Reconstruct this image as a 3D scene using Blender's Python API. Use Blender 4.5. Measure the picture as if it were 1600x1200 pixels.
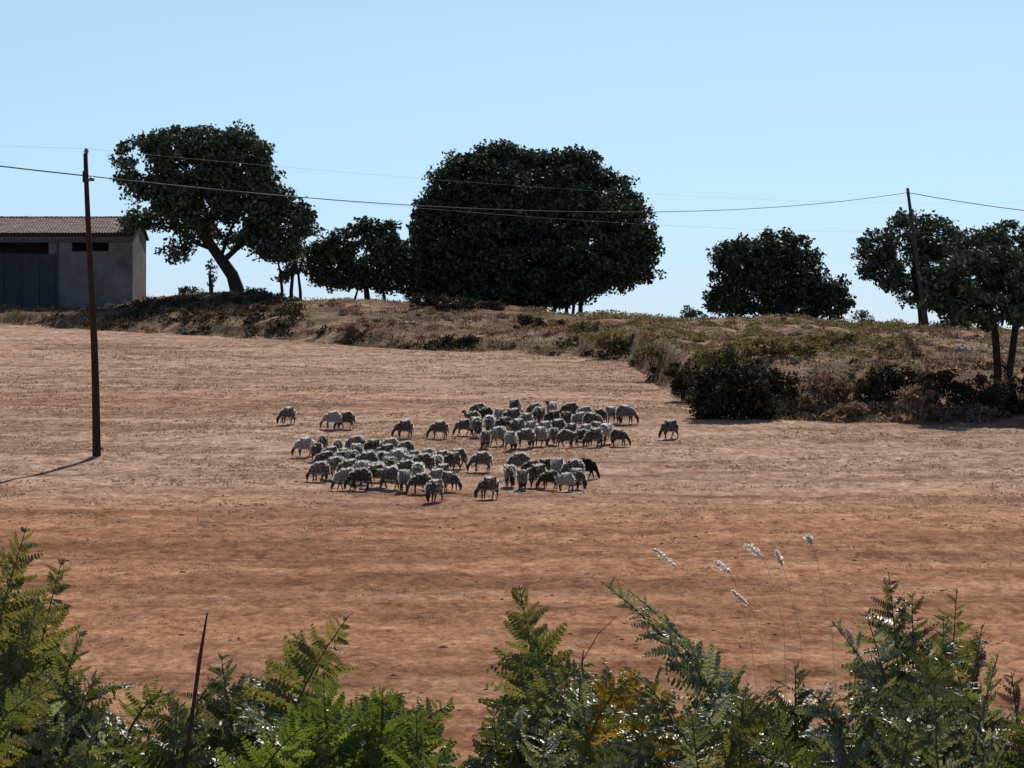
import bpy, bmesh, math, random
import numpy as np
from mathutils import Vector, Matrix, Quaternion

R = math.radians
random.seed(7)
RNG = np.random.default_rng(11)
for o in list(bpy.data.objects):
    bpy.data.objects.remove(o)
SC = bpy.context.scene
COL = SC.collection

# ------------------------------------------------------------------ camera
F = 4537.0                       # focal length in 1600-wide pixels
cam_d = bpy.data.cameras.new('camera')
cam_d.sensor_fit = 'HORIZONTAL'
cam_d.angle = 2 * math.atan(800 / F)
cam_d.clip_start = 0.1
cam_d.clip_end = 9000
cam = bpy.data.objects.new('camera', cam_d)
COL.objects.link(cam)
cam.rotation_euler = (R(90), 0, 0)
SC.camera = cam

# ------------------------------------------------------------------ world + sun
SUN_EL, SUN_AZ = R(43), R(9)
w = bpy.data.worlds.new('World')
SC.world = w
w.use_nodes = True
nt = w.node_tree
for n in list(nt.nodes):
    nt.nodes.remove(n)
sky = nt.nodes.new('ShaderNodeTexSky')
sky.sky_type = 'NISHITA'
sky.sun_disc = False
sky.sun_elevation = SUN_EL
sky.sun_rotation = SUN_AZ
sky.altitude = 300
sky.air_density = 1.0
sky.dust_density = 0.4
sky.ozone_density = 1.5
bg = nt.nodes.new('ShaderNodeBackground')
bg.inputs['Strength'].default_value = 0.085
out = nt.nodes.new('ShaderNodeOutputWorld')
geo_w = nt.nodes.new('ShaderNodeTexCoord')
sep_w = nt.nodes.new('ShaderNodeSeparateXYZ')
nt.links.new(geo_w.outputs['Generated'], sep_w.inputs[0])
mr_w = nt.nodes.new('ShaderNodeMapRange')
mr_w.inputs[1].default_value = 0.0; mr_w.inputs[2].default_value = 0.4
nt.links.new(sep_w.outputs['Z'], mr_w.inputs[0])
cr_w = nt.nodes.new('ShaderNodeValToRGB')
for i_, (p_, c_) in enumerate([(0.05, (.66, .86, 1.36)), (0.31, (.88, 1.05, 1.13)), (1.0, (.95, 1.0, 1.05))]):
    el_ = cr_w.color_ramp.elements[i_] if i_ < 2 else cr_w.color_ramp.elements.new(p_)
    el_.position = p_; el_.color = (*c_, 1)
nt.links.new(mr_w.outputs[0], cr_w.inputs[0])
mx_w = nt.nodes.new('ShaderNodeMix'); mx_w.data_type = 'RGBA'; mx_w.blend_type = 'MULTIPLY'
mx_w.inputs[0].default_value = 1.0
nt.links.new(sky.outputs[0], mx_w.inputs[6]); nt.links.new(cr_w.outputs[0], mx_w.inputs[7])
nt.links.new(mx_w.outputs[2], bg.inputs['Color'])
nt.links.new(bg.outputs[0], out.inputs['Surface'])
sd = bpy.data.lights.new('sun', 'SUN')
sd.energy = 5.0
sd.angle = R(0.5)
sd.color = (1.0, 0.93, 0.84)
sun = bpy.data.objects.new('sun', sd)
COL.objects.link(sun)
sdir = Vector((math.sin(SUN_AZ) * math.cos(SUN_EL), math.cos(SUN_AZ) * math.cos(SUN_EL), math.sin(SUN_EL)))
sun.rotation_euler = (-sdir).to_track_quat('-Z', 'Y').to_euler()
sun.location = (60, 300, 200)
SC.view_settings.view_transform = 'Standard'
SC.view_settings.look = 'None'
SC.view_settings.exposure = 0.0
SC.view_settings.gamma = 1.0
SC.view_settings.use_curve_mapping = False


def P(px, py, Y):
    return Vector(((px - 800) / F * Y, Y, (600 - py) / F * Y))


# ------------------------------------------------------------------ noise
def _hash(ix, iy, seed):
    h = (ix.astype(np.int64) * 374761393 + iy.astype(np.int64) * 668265263 + seed * 1442695041) & 0x7fffffff
    h = ((h ^ (h >> 13)) * 1274126177) & 0x7fffffff
    return ((h ^ (h >> 16)) & 0xffff) / 65535.0


def vnoise(x, y, seed=0):
    x = np.asarray(x, float); y = np.asarray(y, float)
    ix = np.floor(x); iy = np.floor(y)
    fx = x - ix; fy = y - iy
    fx = fx * fx * (3 - 2 * fx); fy = fy * fy * (3 - 2 * fy)
    a = _hash(ix, iy, seed); b = _hash(ix + 1, iy, seed)
    c = _hash(ix, iy + 1, seed); d = _hash(ix + 1, iy + 1, seed)
    return (a * (1 - fx) + b * fx) * (1 - fy) + (c * (1 - fx) + d * fx) * fy - 0.5


def fbm(x, y, seed=0, octv=4):
    s = 0; amp = 1
    for k in range(octv):
        s = s + vnoise(np.asarray(x) * 2 ** k, np.asarray(y) * 2 ** k, seed + k) * amp
        amp *= .5
    return s


# ------------------------------------------------------------------ terrain function
R0, K = 300.0, 45200.0           # row of the field surface at distance Y: R0 + K/Y
TC = np.array([-300, 0, 100, 200, 280, 360, 460, 560, 640, 720, 800, 900, 985, 1040, 1100, 1200, 1340, 1450, 1600, 1900], float)
T_EDGE = np.array([500, 506, 513, 519, 523, 527, 533, 541, 546, 549, 552, 557, 568, 612, 642, 654, 660, 662, 664, 668], float)
T_TOP = np.array([486, 484, 498, 506, 505, 504, 506, 512, 522, 522, 526, 522, 522, 535, 572, 574, 576, 578, 586, 590], float)
T_BW = np.array([3, 3, 3, 4, 4, 5, 6, 7, 7, 8, 8, 8, 9, 9, 8, 8, 8, 8, 8, 8], float)
T_CR = np.array([478, 478, 478, 466, 458, 456, 468, 474, 473, 474, 484, 496, 498, 499, 500, 501, 506, 513, 518, 520], float)
T_CY = np.array([236, 236, 236, 234, 232, 231, 228, 222, 220, 218, 216, 214, 214, 213, 212, 212, 212, 212, 212, 212], float)


def tz(X, Y, noise=True):
    X = np.asarray(X, float); Y = np.asarray(Y, float)
    X, Y = np.broadcast_arrays(X, Y)
    col = 800 + F * X / np.maximum(Y, 60)
    er = np.interp(col, TC, T_EDGE); tr = np.interp(col, TC, T_TOP)
    cr = np.interp(col, TC, T_CR); bw = np.interp(col, TC, T_BW)
    yc = np.interp(col, TC, T_CY)
    ye = K / (er - R0); yt = ye + bw
    yc = np.maximum(yc, yt + 6)
    fz = lambda y: (600 - R0) / F * y - K / F
    zt = (600 - tr) / F * yt
    zc = (600 - cr) / F * yc
    z = np.interp(Y, [-80, 0, 6, 9.5, 13, 20, 34, 40], [-1.2, -1.55, -1.75, -1.95, -2.7, -5.2, fz(34.), fz(40.)])
    z = np.where(Y > 34, fz(Y), z)
    t = np.clip((Y - ye) / (yt - ye), 0, 1); t = t * t * (3 - 2 * t)
    z = np.where(Y > ye, fz(ye) * (1 - t) + zt * t, z)
    t = np.clip((Y - yt) / (yc - yt), 0, 1)
    t2 = t + 0.35 * t * (1 - t)
    z = np.where(Y > yt, zt * (1 - t2) + zc * t2, z)
    u = np.maximum(Y - yc, 0)
    z = z - np.where(Y > yc, np.minimum(u * 0.045, 12) * np.clip(u / 30, 0, 1) + np.maximum(u - 200, 0) * 0.012, 0)
    if noise:
        wild = np.clip((Y - ye) / 2.5, 0, 1)
        wild = np.where(Y < 30, .5, wild)
        z = z + (fbm(X * .16, Y * .16, 3, 4) * .7 + fbm(X * .55, Y * .28, 13, 3) * .30) * wild * np.clip((260 - Y) / 40, .25, 1)
        z = z + fbm(X * .5, Y * .4, 9, 4) * .10 * (1 - wild)
        z = z + fbm(X * .02, Y * .03, 19, 2) * .5 * (1 - wild) * np.clip((Y - 40) / 20, 0, 1) * np.clip((ye - Y) / 15, 0, 1)
    return z


def gz(x, y):
    return float(tz(x, y))


def edgeY(X, Y):
    col = 800 + F * X / np.maximum(Y, 60)
    return K / (np.interp(col, TC, T_EDGE) - R0)


# ------------------------------------------------------------------ node helpers
def mat(name):
    m = bpy.data.materials.new(name)
    m.use_nodes = True
    n = m.node_tree
    b = n.nodes['Principled BSDF']
    return m, n, b


def ramp(n, fac, stops):
    r = n.nodes.new('ShaderNodeValToRGB')
    e = r.color_ramp.elements
    e[0].position, e[0].color = stops[0][0], (*stops[0][1], 1)
    e[1].position, e[1].color = stops[-1][0], (*stops[-1][1], 1)
    for p, c in stops[1:-1]:
        k = e.new(p); k.color = (*c, 1)
    n.links.new(fac, r.inputs[0])
    return r.outputs[0]


def noise_n(n, scale, detail=5, rough=.6, vec=None, dist=0.0):
    t = n.nodes.new('ShaderNodeTexNoise')
    t.inputs['Scale'].default_value = scale
    t.inputs['Detail'].default_value = detail
    t.inputs['Roughness'].default_value = rough
    t.inputs['Distortion'].default_value = dist
    if vec is not None:
        n.links.new(vec, t.inputs['Vector'])
    return t.outputs['Fac']


def mapping(n, scale=(1, 1, 1), rot=(0, 0, 0), src='Object'):
    tc = n.nodes.new('ShaderNodeTexCoord')
    m = n.nodes.new('ShaderNodeMapping')
    m.inputs['Scale'].default_value = scale
    m.inputs['Rotation'].default_value = rot
    n.links.new(tc.outputs[src], m.inputs['Vector'])
    return m.outputs[0]


def mixc(n, fac, a, b, mode='MIX'):
    x = n.nodes.new('ShaderNodeMix')
    x.data_type = 'RGBA'; x.blend_type = mode
    for s, v in ((x.inputs[0], fac), (x.inputs[6], a), (x.inputs[7], b)):
        if hasattr(v, 'links'):
            n.links.new(v, s)
        elif isinstance(v, tuple):
            s.default_value = (*v, 1)
        else:
            s.default_value = v
    return x.outputs[2]


def maprange(n, v, a, b, c=0, d=1):
    x = n.nodes.new('ShaderNodeMapRange')
    x.inputs[1].default_value = a; x.inputs[2].default_value = b
    x.inputs[3].default_value = c; x.inputs[4].default_value = d
    n.links.new(v, x.inputs[0])
    return x.outputs[0]


def bump(n, b, h, strength, dist):
    x = n.nodes.new('ShaderNodeBump')
    x.inputs['Strength'].default_value = strength
    x.inputs['Distance'].default_value = dist
    n.links.new(h, x.inputs['Height'])
    n.links.new(x.outputs[0], b.inputs['Normal'])


def simple(name, col, rough=.8, var=.25, scale=3.0, spec=.2, metal=0.0, bmp=0.0):
    m, n, b = mat(name)
    f = noise_n(n, scale, 5, .65, mapping(n))
    lo = tuple(c * (1 - var) for c in col); hi = tuple(min(1, c * (1 + var)) for c in col)
    n.links.new(ramp(n, f, [(.3, lo), (.7, hi)]), b.inputs['Base Color'])
    b.inputs['Roughness'].default_value = rough
    b.inputs['Specular IOR Level'].default_value = spec
    b.inputs['Metallic'].default_value = metal
    if bmp:
        bump(n, b, f, .6, bmp)
    return m


def leaf_mat(name, c1, c2, trans=.25, rough=.45, spec=.5, c3=None, islands=True, tint=(1.0, 1.0, .35)):
    m, n, b = mat(name)
    g = n.nodes.new('ShaderNodeNewGeometry')
    src = g.outputs['Random Per Island']
    if not islands:
        oi = n.nodes.new('ShaderNodeObjectInfo')
        big = noise_n(n, 9.0, 2, .5, mapping(n))
        ad = n.nodes.new('ShaderNodeMath'); ad.operation = 'MULTIPLY_ADD'
        n.links.new(big, ad.inputs[0]); ad.inputs[1].default_value = .5
        n.links.new(oi.outputs['Random'], ad.inputs[2])
        fr = n.nodes.new('ShaderNodeMath'); fr.operation = 'FRACT'
        n.links.new(ad.outputs[0], fr.inputs[0]); src = fr.outputs[0]
    st = [(0, c1), (1, c2)] if c3 is None else [(0, c1), (.62, c2), (1, c3)]
    colr = ramp(n, src, st)
    n.links.new(colr, b.inputs['Base Color'])
    b.inputs['Roughness'].default_value = rough
    b.inputs['Specular IOR Level'].default_value = spec
    tr = n.nodes.new('ShaderNodeBsdfTranslucent')
    n.links.new(mixc(n, .6, colr, tint, 'MULTIPLY'), tr.inputs['Color'])
    mx = n.nodes.new('ShaderNodeMixShader')
    mx.inputs[0].default_value = trans
    n.links.new(b.outputs[0], mx.inputs[1]); n.links.new(tr.outputs[0], mx.inputs[2])
    n.links.new(mx.outputs[0], n.nodes['Material Output'].inputs['Surface'])
    return m


M = {}
# field of dry stubble
m, n, b = mat('stubble_soil')
v = mapping(n)
lump = noise_n(n, 1.5, 4, .65, mapping(n, (1.15, .62, 1)), .5)
fine = noise_n(n, 5.0, 4, .7, mapping(n, (1.2, .5, 1)), .4)
streak = noise_n(n, .34, 5, .65, mapping(n, (.22, 1.0, 1), (0, 0, R(-4))), .5)
big = noise_n(n, .045, 4, .6, mapping(n, (.35, 1.4, 1)))
sx = n.nodes.new('ShaderNodeSeparateXYZ'); n.links.new(v, sx.inputs[0])
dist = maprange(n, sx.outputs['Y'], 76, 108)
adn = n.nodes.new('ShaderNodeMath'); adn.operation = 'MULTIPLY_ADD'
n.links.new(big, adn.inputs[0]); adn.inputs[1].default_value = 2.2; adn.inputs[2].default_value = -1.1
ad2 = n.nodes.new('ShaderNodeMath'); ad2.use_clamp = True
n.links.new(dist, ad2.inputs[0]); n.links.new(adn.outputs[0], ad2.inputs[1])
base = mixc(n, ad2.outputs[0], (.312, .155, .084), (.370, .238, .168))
c = mixc(n, 1.0, base, ramp(n, lump, [(.36, (.62, .54, .46)), (.47, (.94, .93, .90)), (.56, (1.06, 1.07, 1.07)), (.68, (1.4, 1.46, 1.45))]), 'MULTIPLY')
c = mixc(n, .95, c, ramp(n, streak, [(.36, (.66, .60, .54)), (.5, (1, 1, 1)), (.62, (1.24, 1.26, 1.26))]), 'MULTIPLY')
c = mixc(n, .75, c, ramp(n, fine, [(.34, (.58, .52, .48)), (.5, (1, 1, 1)), (.68, (1.4, 1.45, 1.5))]), 'MULTIPLY')
n.links.new(c, b.inputs['Base Color'])
b.inputs['Roughness'].default_value = .95
b.inputs['Specular IOR Level'].default_value = .03
hh = n.nodes.new('ShaderNodeMath'); n.links.new(lump, hh.inputs[0]); n.links.new(fine, hh.inputs[1])
bump(n, b, hh.outputs[0], .6, .16)
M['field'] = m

m, n, b = mat('rough_hillside')
v = mapping(n)
a1 = noise_n(n, .5, 6, .65, v, .5); a2 = noise_n(n, .12, 4, .6, mapping(n, (.5, 1.3, 1))); a3 = noise_n(n, 3.0, 5, .7, v)
c = ramp(n, a1, [(.34, (.05, .03, .02)), (.47, (.16, .095, .06)), (.62, (.36, .23, .15))])
c = mixc(n, maprange(n, a2, .52, .66), c, (.12, .095, .045))
c = mixc(n, .6, c, ramp(n, a3, [(.3, (.55, .52, .5)), (.7, (1.3, 1.3, 1.3))]), 'MULTIPLY')
n.links.new(c, b.inputs['Base Color'])
b.inputs['Roughness'].default_value = .95; b.inputs['Specular IOR Level'].default_value = .05
bump(n, b, a1, .8, .5)
M['hill'] = m
M['near'] = simple('near_bank_soil', (.10, .075, .045), .95, .4, 4, .05, 0, .05)

M['oak'] = leaf_mat('oak_leaves', (.018, .027, .014), (.066, .084, .046), .08, .62, .2, (.17, .19, .12))
M['oak2'] = leaf_mat('grey_green_leaves', (.022, .033, .018), (.085, .104, .062), .1, .62, .2, (.20, .22, .15))
M['bramble'] = leaf_mat('bramble_leaves', (.018, .014, .010), (.055, .042, .028), .1, .75, .08, (.15, .105, .07))
M['olive'] = leaf_mat('olive_shrub_leaves', (.085, .076, .032), (.20, .165, .078), .3, .8, .08, (.34, .27, .15))
M['brownscrub'] = leaf_mat('brown_scrub_twigs', (.08, .05, .035), (.25, .165, .11), .3, .85, .05, (.42, .29, .20), True, (1, .9, .8))
M['drybush'] = leaf_mat('dry_bush_twigs', (.13, .08, .055), (.30, .20, .13), .3, .85, .05, (.44, .30, .21), True, (1, .9, .8))
M['drygrass'] = leaf_mat('dry_grass_blades', (.12, .07, .042), (.30, .195, .12), .2, .8, .1, (.46, .32, .22))
M['straw'] = leaf_mat('cut_straw', (.30, .175, .11), (.44, .30, .215), .3, .85, .05, (.58, .45, .36), True, (1, .95, .9))
M['bark'] = simple('dark_bark', (.045, .032, .024), .95, .4, 3, .1, 0, .03)
M['pole'] = simple('creosoted_wood', (.050, .026, .017), .85, .35, 2.2, .2, 0, .01)
M['cable'] = simple('black_cable', (.03, .032, .036), .6, .1, 2)
M['wire'] = simple('grey_wire', (.30, .36, .42), .5, .1, 2)
M['insul'] = simple('porcelain', (.16, .17, .17), .3, .1, 5, .5)
M['metal'] = simple('galvanised_steel', (.25, .25, .25), .5, .2, 6, .4, .6)


# ------------------------------------------------------------------ object helpers
def tag(o, label=None, cat=None, group=None, kind=None):
    if label: o['label'] = label
    if cat: o['category'] = cat
    if group: o['group'] = group
    if kind: o['kind'] = kind
    return o


def empty(name, loc, label=None, cat=None, group=None):
    o = bpy.data.objects.new(name, None)
    o.empty_display_size = .3
    COL.objects.link(o)
    o.location = loc
    return tag(o, label, cat, group)


def link(name, me, mtl, parent=None, smooth=False):
    if mtl is not None and not me.materials:
        for q in (mtl if isinstance(mtl, (list, tuple)) else [mtl]):
            me.materials.append(q)
    o = bpy.data.objects.new(name, me)
    COL.objects.link(o)
    if parent is not None:
        o.parent = parent
        o.matrix_parent_inverse = Matrix.Translation(-Vector(parent.location)) if tuple(parent.rotation_euler) == (0, 0, 0) else parent.matrix_world.inverted()
    if smooth:
        me.polygons.foreach_set('use_smooth', [True] * len(me.polygons))
    return o


def np_mesh(name, V, Fc):
    """V (n,3), Fc (m,k) all faces same size"""
    me = bpy.data.meshes.new(name)
    V = np.ascontiguousarray(V, dtype=np.float32); Fc = np.ascontiguousarray(Fc, dtype=np.int32)
    k = Fc.shape[1]
    me.vertices.add(len(V)); me.vertices.foreach_set('co', V.ravel())
    me.loops.add(Fc.size); me.loops.foreach_set('vertex_index', Fc.ravel())
    me.polygons.add(len(Fc)); me.polygons.foreach_set('loop_start', np.arange(0, Fc.size, k, dtype=np.int32))
    me.update(calc_edges=True)
    return me


class MB:
    def __init__(s): s.v = []; s.f = []

    def box(s, a, b):
        i = len(s.v)
        for x in (a[0], b[0]):
            for y in (a[1], b[1]):
                for z in (a[2], b[2]):
                    s.v.append((x, y, z))
        for q in ((0, 1, 3, 2), (4, 6, 7, 5), (0, 4, 5, 1), (2, 3, 7, 6), (0, 2, 6, 4), (1, 5, 7, 3)):
            s.f.append(tuple(i + k for k in q))
        return s

    def tube(s, pts, rad, n=8, cap=True):
        pts = [Vector(p) for p in pts]
        if not hasattr(rad, '__len__'): rad = [rad] * len(pts)
        i0 = len(s.v)
        up = None
        for k, p in enumerate(pts):
            d = (pts[min(k + 1, len(pts) - 1)] - pts[max(k - 1, 0)]).normalized()
            if up is None:
                up = Vector((1, 0, 0)) if abs(d.x) < .9 else Vector((0, 0, 1))
            u = (up - d * up.dot(d)).normalized(); up = u
            v = d.cross(u)
            for j in range(n):
                a = 2 * math.pi * j / n
                s.v.append(tuple(p + (u * math.cos(a) + v * math.sin(a)) * rad[k]))
        for k in range(len(pts) - 1):
            for j in range(n):
                a = i0 + k * n + j; b = i0 + k * n + (j + 1) % n
                s.f.append((a, b, b + n, a + n))
        if cap:
            s.f.append(tuple(i0 + j for j in reversed(range(n))))
            e = i0 + (len(pts) - 1) * n
            s.f.append(tuple(e + j for j in range(n)))
        return s

    def poly(s, pts):
        i = len(s.v); s.v += [tuple(p) for p in pts]; s.f.append(tuple(range(i, i + len(pts)))); return s

    def build(s, name, mtl, parent=None, smooth=False):
        me = bpy.data.meshes.new(name)
        me.from_pydata(s.v, [], s.f); me.update()
        return link(name, me, mtl, parent, smooth)


def leaf_cloud(C, size, aspect=.6, rng=RNG, up=0.0, nb=None):
    """quads (rhombic leaves) centred at C (n,3); size (n,)"""
    n = len(C)
    a = rng.normal(size=(n, 3)); a[:, 2] += up
    a /= np.linalg.norm(a, axis=1)[:, None]
    b = rng.normal(size=(n, 3)); b -= a * (a * b).sum(1)[:, None]; b /= np.linalg.norm(b, axis=1)[:, None]
    nn = np.cross(a, b)
    if nb is not None:
        nn = rng.normal(size=(n, 3)) * .55 + np.array(nb); nn /= np.linalg.norm(nn, axis=1)[:, None]
        a -= nn * (a * nn).sum(1)[:, None]; a /= np.linalg.norm(a, axis=1)[:, None]; b = np.cross(nn, a)
    s = size[:, None]
    V = np.empty((n, 4, 3))
    V[:, 0] = C - a * s
    V[:, 1] = C + b * s * aspect + nn * s * .15 - a * s * .1
    V[:, 2] = C + a * s
    V[:, 3] = C - b * s * aspect + nn * s * .15 - a * s * .1
    return V.reshape(-1, 3), np.arange(n * 4).reshape(n, 4)


# ------------------------------------------------------------------ terrain mesh
cols = np.concatenate([[-9000, -4000, -2000], np.linspace(-1200, -60, 24)[:-1], np.linspace(-60, 1660, 290), np.linspace(1660, 2800, 24)[1:], [3600, 5600, 10600]])
Ys = np.concatenate([np.linspace(-80, 0, 12)[:-1], np.linspace(0, 44, 50)[:-1], np.linspace(44, 130, 220)[:-1], np.linspace(130, 262, 300)[:-1], np.geomspace(262, 4000, 40)])
cg, yg = np.meshgrid(cols, Ys)
xg = (cg - 800) / F * np.maximum(yg, 60)
zg = tz(xg, yg)
V = np.stack([xg, yg, zg], -1).reshape(-1, 3)
nc, ny = len(cols), len(Ys)
idx = np.arange(nc * ny).reshape(ny, nc)
Q = np.stack([idx[:-1, :-1], idx[:-1, 1:], idx[1:, 1:], idx[1:, :-1]], -1).reshape(-1, 4)
cx = V[Q][:, :, 0].mean(1); cy = V[Q][:, :, 1].mean(1)
ey = edgeY(cx, cy) + fbm(cx * .35, cy * .1, 44, 3) * 1.6
isn = cy < 34; ish = (cy > ey) & ~isn; isf = ~isn & ~ish
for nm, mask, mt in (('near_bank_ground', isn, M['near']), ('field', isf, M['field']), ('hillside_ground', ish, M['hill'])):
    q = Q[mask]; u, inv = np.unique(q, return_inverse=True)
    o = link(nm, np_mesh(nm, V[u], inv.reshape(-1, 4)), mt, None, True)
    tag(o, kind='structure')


# ------------------------------------------------------------------ trees and bushes
def lobes_to_leaves(lobes, Y, leaf, dens, rng, clr=(.4, .8), per=42, depthk=.85, jitter=1.5, shell=.5, gap=0.0):
    C = []; S = []
    s = F / Y
    for L in lobes:
        px, py, rx, ry = L[:4]
        dy = L[4] if len(L) > 4 else rng.uniform(-jitter, jitter)
        c = np.array(P(px, py, Y)) + np.array([0, dy, 0])
        a, b2 = rx / s, ry / s
        d = depthk * (a * b2) ** .5
        area = 4 * math.pi * (((a * b2) ** 1.6 + (a * d) ** 1.6 + (b2 * d) ** 1.6) / 3) ** (1 / 1.6)
        N = max(6, int(area * dens))
        u = rng.normal(size=(N, 3)); u /= np.linalg.norm(u, axis=1)[:, None]
        rr = rng.uniform(shell, 1.0, N) ** .6
        bumpy = 1 + .13 * rng.normal(size=N)
        k = c + u * rr[:, None] * np.array([a, d, b2]) * np.clip(bumpy, .72, 1.15)[:, None]
        if gap:
            keep = fbm(k[:, 0] * .55, k[:, 2] * .55 + k[:, 1] * .1, 77, 2) > -gap
            k = k[keep]; N = len(k)
        cr = rng.uniform(clr[0], clr[1], N)
        g = rng.normal(size=(N, per, 3)); g /= np.linalg.norm(g, axis=2)[:, :, None]; g *= rng.uniform(.2, 1, (N, per, 1)) ** .6 * .95
        C.append((k[:, None, :] + g * cr[:, None, None] * np.array([1.1, 1.1, .75])).reshape(-1, 3))
        S.append(np.repeat(rng.uniform(.8, 1.2, N), per) * leaf * rng.uniform(.6, 1.3, N * per))
    return np.concatenate(C), np.concatenate(S)


def tree(name, label, cat, group, Y, base, lobes, trunks, limbs, mtl, leaf=.17, dens=1.1, seed=1, per=50, clr=(.45, .95), gap=0.0, shell=.5):
    rng = np.random.default_rng(seed)
    bx, by = base
    b0 = P(bx, by, Y)
    g = gz(b0.x, Y)
    root = empty(name, (b0.x, Y, g), label, cat, group)
    for tr in trunks:
        pts = [P(px, py, Y) for px, py, wd in tr]
        rad = [wd / 2 * Y / F for px, py, wd in tr]
        pts.insert(0, Vector((pts[0].x, Y, g - .4))); rad.insert(0, rad[0] * 1.15)
        for p in pts[1:-1]:
            p.x += rng.uniform(-.06, .06); p.y += rng.uniform(-.15, .15)
        MB().tube(pts, rad, 9).build('trunk', M['bark'], root, True)
    for lb in limbs:
        pts = [P(px, py, Y) + Vector((0, rng.uniform(-.8, .8) * i, 0)) for i, (px, py, wd) in enumerate(lb)]
        rad = [wd / 2 * Y / F for px, py, wd in lb]
        MB().tube(pts, rad, 6).build('limb', M['bark'], root, True)
    C, S = lobes_to_leaves(lobes, Y, leaf, dens, rng, per=per, clr=clr, gap=gap, shell=shell)
    Vv, Ff = leaf_cloud(C, S, .65, rng)
    link('crown', np_mesh('crown', Vv, Ff), mtl, root)
    return root


_ys = np.linspace(110, 236, 1200)


def hit(px, row, default):
    z = tz((px - 800) / F * _ys, _ys)
    r_ = 600 - z / _ys * F
    k = np.nonzero(r_ <= row)[0]
    return float(_ys[k[0]]) if len(k) and _ys[k[0]] < 225 else default


GT = 'trees along the crest of the hill'
tree('oak_tree', 'tall leaning oak with open crown on the mound beside the barn', 'tree', GT, 229, (372, 457),
     [(300, 242, 76, 40), (232, 262, 46, 48), (338, 224, 50, 24), (378, 262, 58, 58), (265, 305, 52, 38), (325, 310, 80, 48),
      (405, 315, 52, 52), (435, 350, 44, 46), (408, 375, 34, 22), (448, 385, 24, 18), (274, 390, 20, 17), (193, 240, 16, 15),
      (215, 338, 24, 15), (228, 226, 28, 18), (372, 220, 18, 12), (468, 345, 20, 30), (360, 372, 30, 12), (430, 390, 30, 14), (250, 345, 30, 18), (300, 360, 34, 16), (205, 352, 14, 10), (352, 252, 46, 30), (300, 300, 50, 30), (322, 212, 36, 16), (290, 220, 22, 14)],
     [[(371, 452, 23), (362, 430, 20), (346, 405, 18), (331, 385, 16), (318, 362, 12), (305, 330, 7)]],
     [[(348, 408, 10), (368, 390, 8), (392, 372, 6), (420, 350, 3)], [(325, 380, 14), (300, 345, 10), (260, 300, 6), (225, 262, 3)],
      [(322, 370, 16), (335, 330, 12), (345, 280, 8), (340, 225, 3)], [(330, 388, 8), (300, 378, 5), (276, 388, 3)], [(345, 402, 6), (360, 360, 5), (382, 310, 3)]],
     M['oak2'], .17, 1.25, 3, gap=.34, shell=.45)
tree('slender_tree', 'slender bare-stemmed little tree between the leaning oak and the low round tree', 'tree', GT, 240, (455, 462),
     [(455, 392, 34, 20), (482, 372, 20, 22), (430, 402, 24, 12), (492, 395, 16, 18), (470, 425, 16, 10), (442, 430, 10, 8)],
     [[(440, 455, 5), (438, 425, 4), (432, 400, 2)], [(456, 455, 6), (458, 425, 5), (462, 390, 2)], [(470, 455, 5), (466, 430, 4), (478, 385, 2)]],
     [[(458, 430, 4), (446, 412, 2)]], M['oak2'], .16, 1.0, 5, gap=.1)
tree('thin_sapling', 'thin dark sapling standing just left of the leaning trunk', 'tree', GT, 230, (329, 457),
     [(328, 425, 9, 12), (332, 440, 9, 10), (325, 412, 6, 8)], [[(330, 455, 7), (328, 430, 4), (329, 420, 2)]], [], M['oak2'], .12, 1.4, 6, per=14, clr=(.2, .35))
tree('round_tree', 'low round dark tree between the leaning oak and the huge one', 'tree', GT, 238, (572, 470),
     [(570, 392, 52, 45), (525, 412, 40, 40), (608, 405, 34, 44), (592, 365, 32, 20), (545, 435, 50, 20), (498, 415, 22, 26), (610, 440, 34, 20), (630, 400, 20, 38), (490, 390, 14, 14)],
     [[(574, 468, 10), (572, 445, 8), (565, 425, 5)], [(600, 468, 5), (598, 450, 4)], [(555, 466, 4), (560, 450, 3)]],
     [[(570, 445, 7), (545, 425, 5), (530, 405, 3)], [(572, 440, 6), (600, 420, 3)]], M['oak'], .16, 1.25, 8, gap=.42)
tree('huge_oak_tree', 'huge dome-shaped dark tree in the middle of the crest', 'tree', GT, 244, (850, 485),
     [(778, 268, 62, 44), (735, 296, 62, 52), (885, 276, 62, 40), (940, 312, 52, 48), (975, 370, 42, 60), (862, 372, 150, 104), (715, 370, 66, 84),
      (690, 420, 52, 55), (790, 420, 120, 60), (998, 412, 30, 34), (820, 330, 110, 70), (665, 320, 18, 24), (985, 320, 18, 22), (672, 375, 28, 60), (832, 282, 56, 40), (652, 430, 18, 44), (905, 262, 40, 22), (795, 245, 46, 22), (720, 262, 26, 22), (845, 256, 44, 16), (690, 300, 22, 24), (880, 440, 70, 32), (955, 432, 46, 22), (1012, 385, 14, 26), (840, 462, 66, 22), (748, 450, 70, 28)],
     [[(906, 492, 8), (907, 470, 7), (905, 440, 6)], [(895, 490, 5), (896, 470, 5), (897, 440, 4)], [(886, 490, 6), (886, 465, 6), (884, 440, 5)], [(840, 490, 30), (842, 450, 26), (845, 400, 20)]],
     [[(842, 430, 16), (780, 380, 10), (740, 320, 5)], [(845, 420, 16), (900, 360, 10), (940, 310, 5)]], M['oak'], .17, 1.45, 9)
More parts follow.
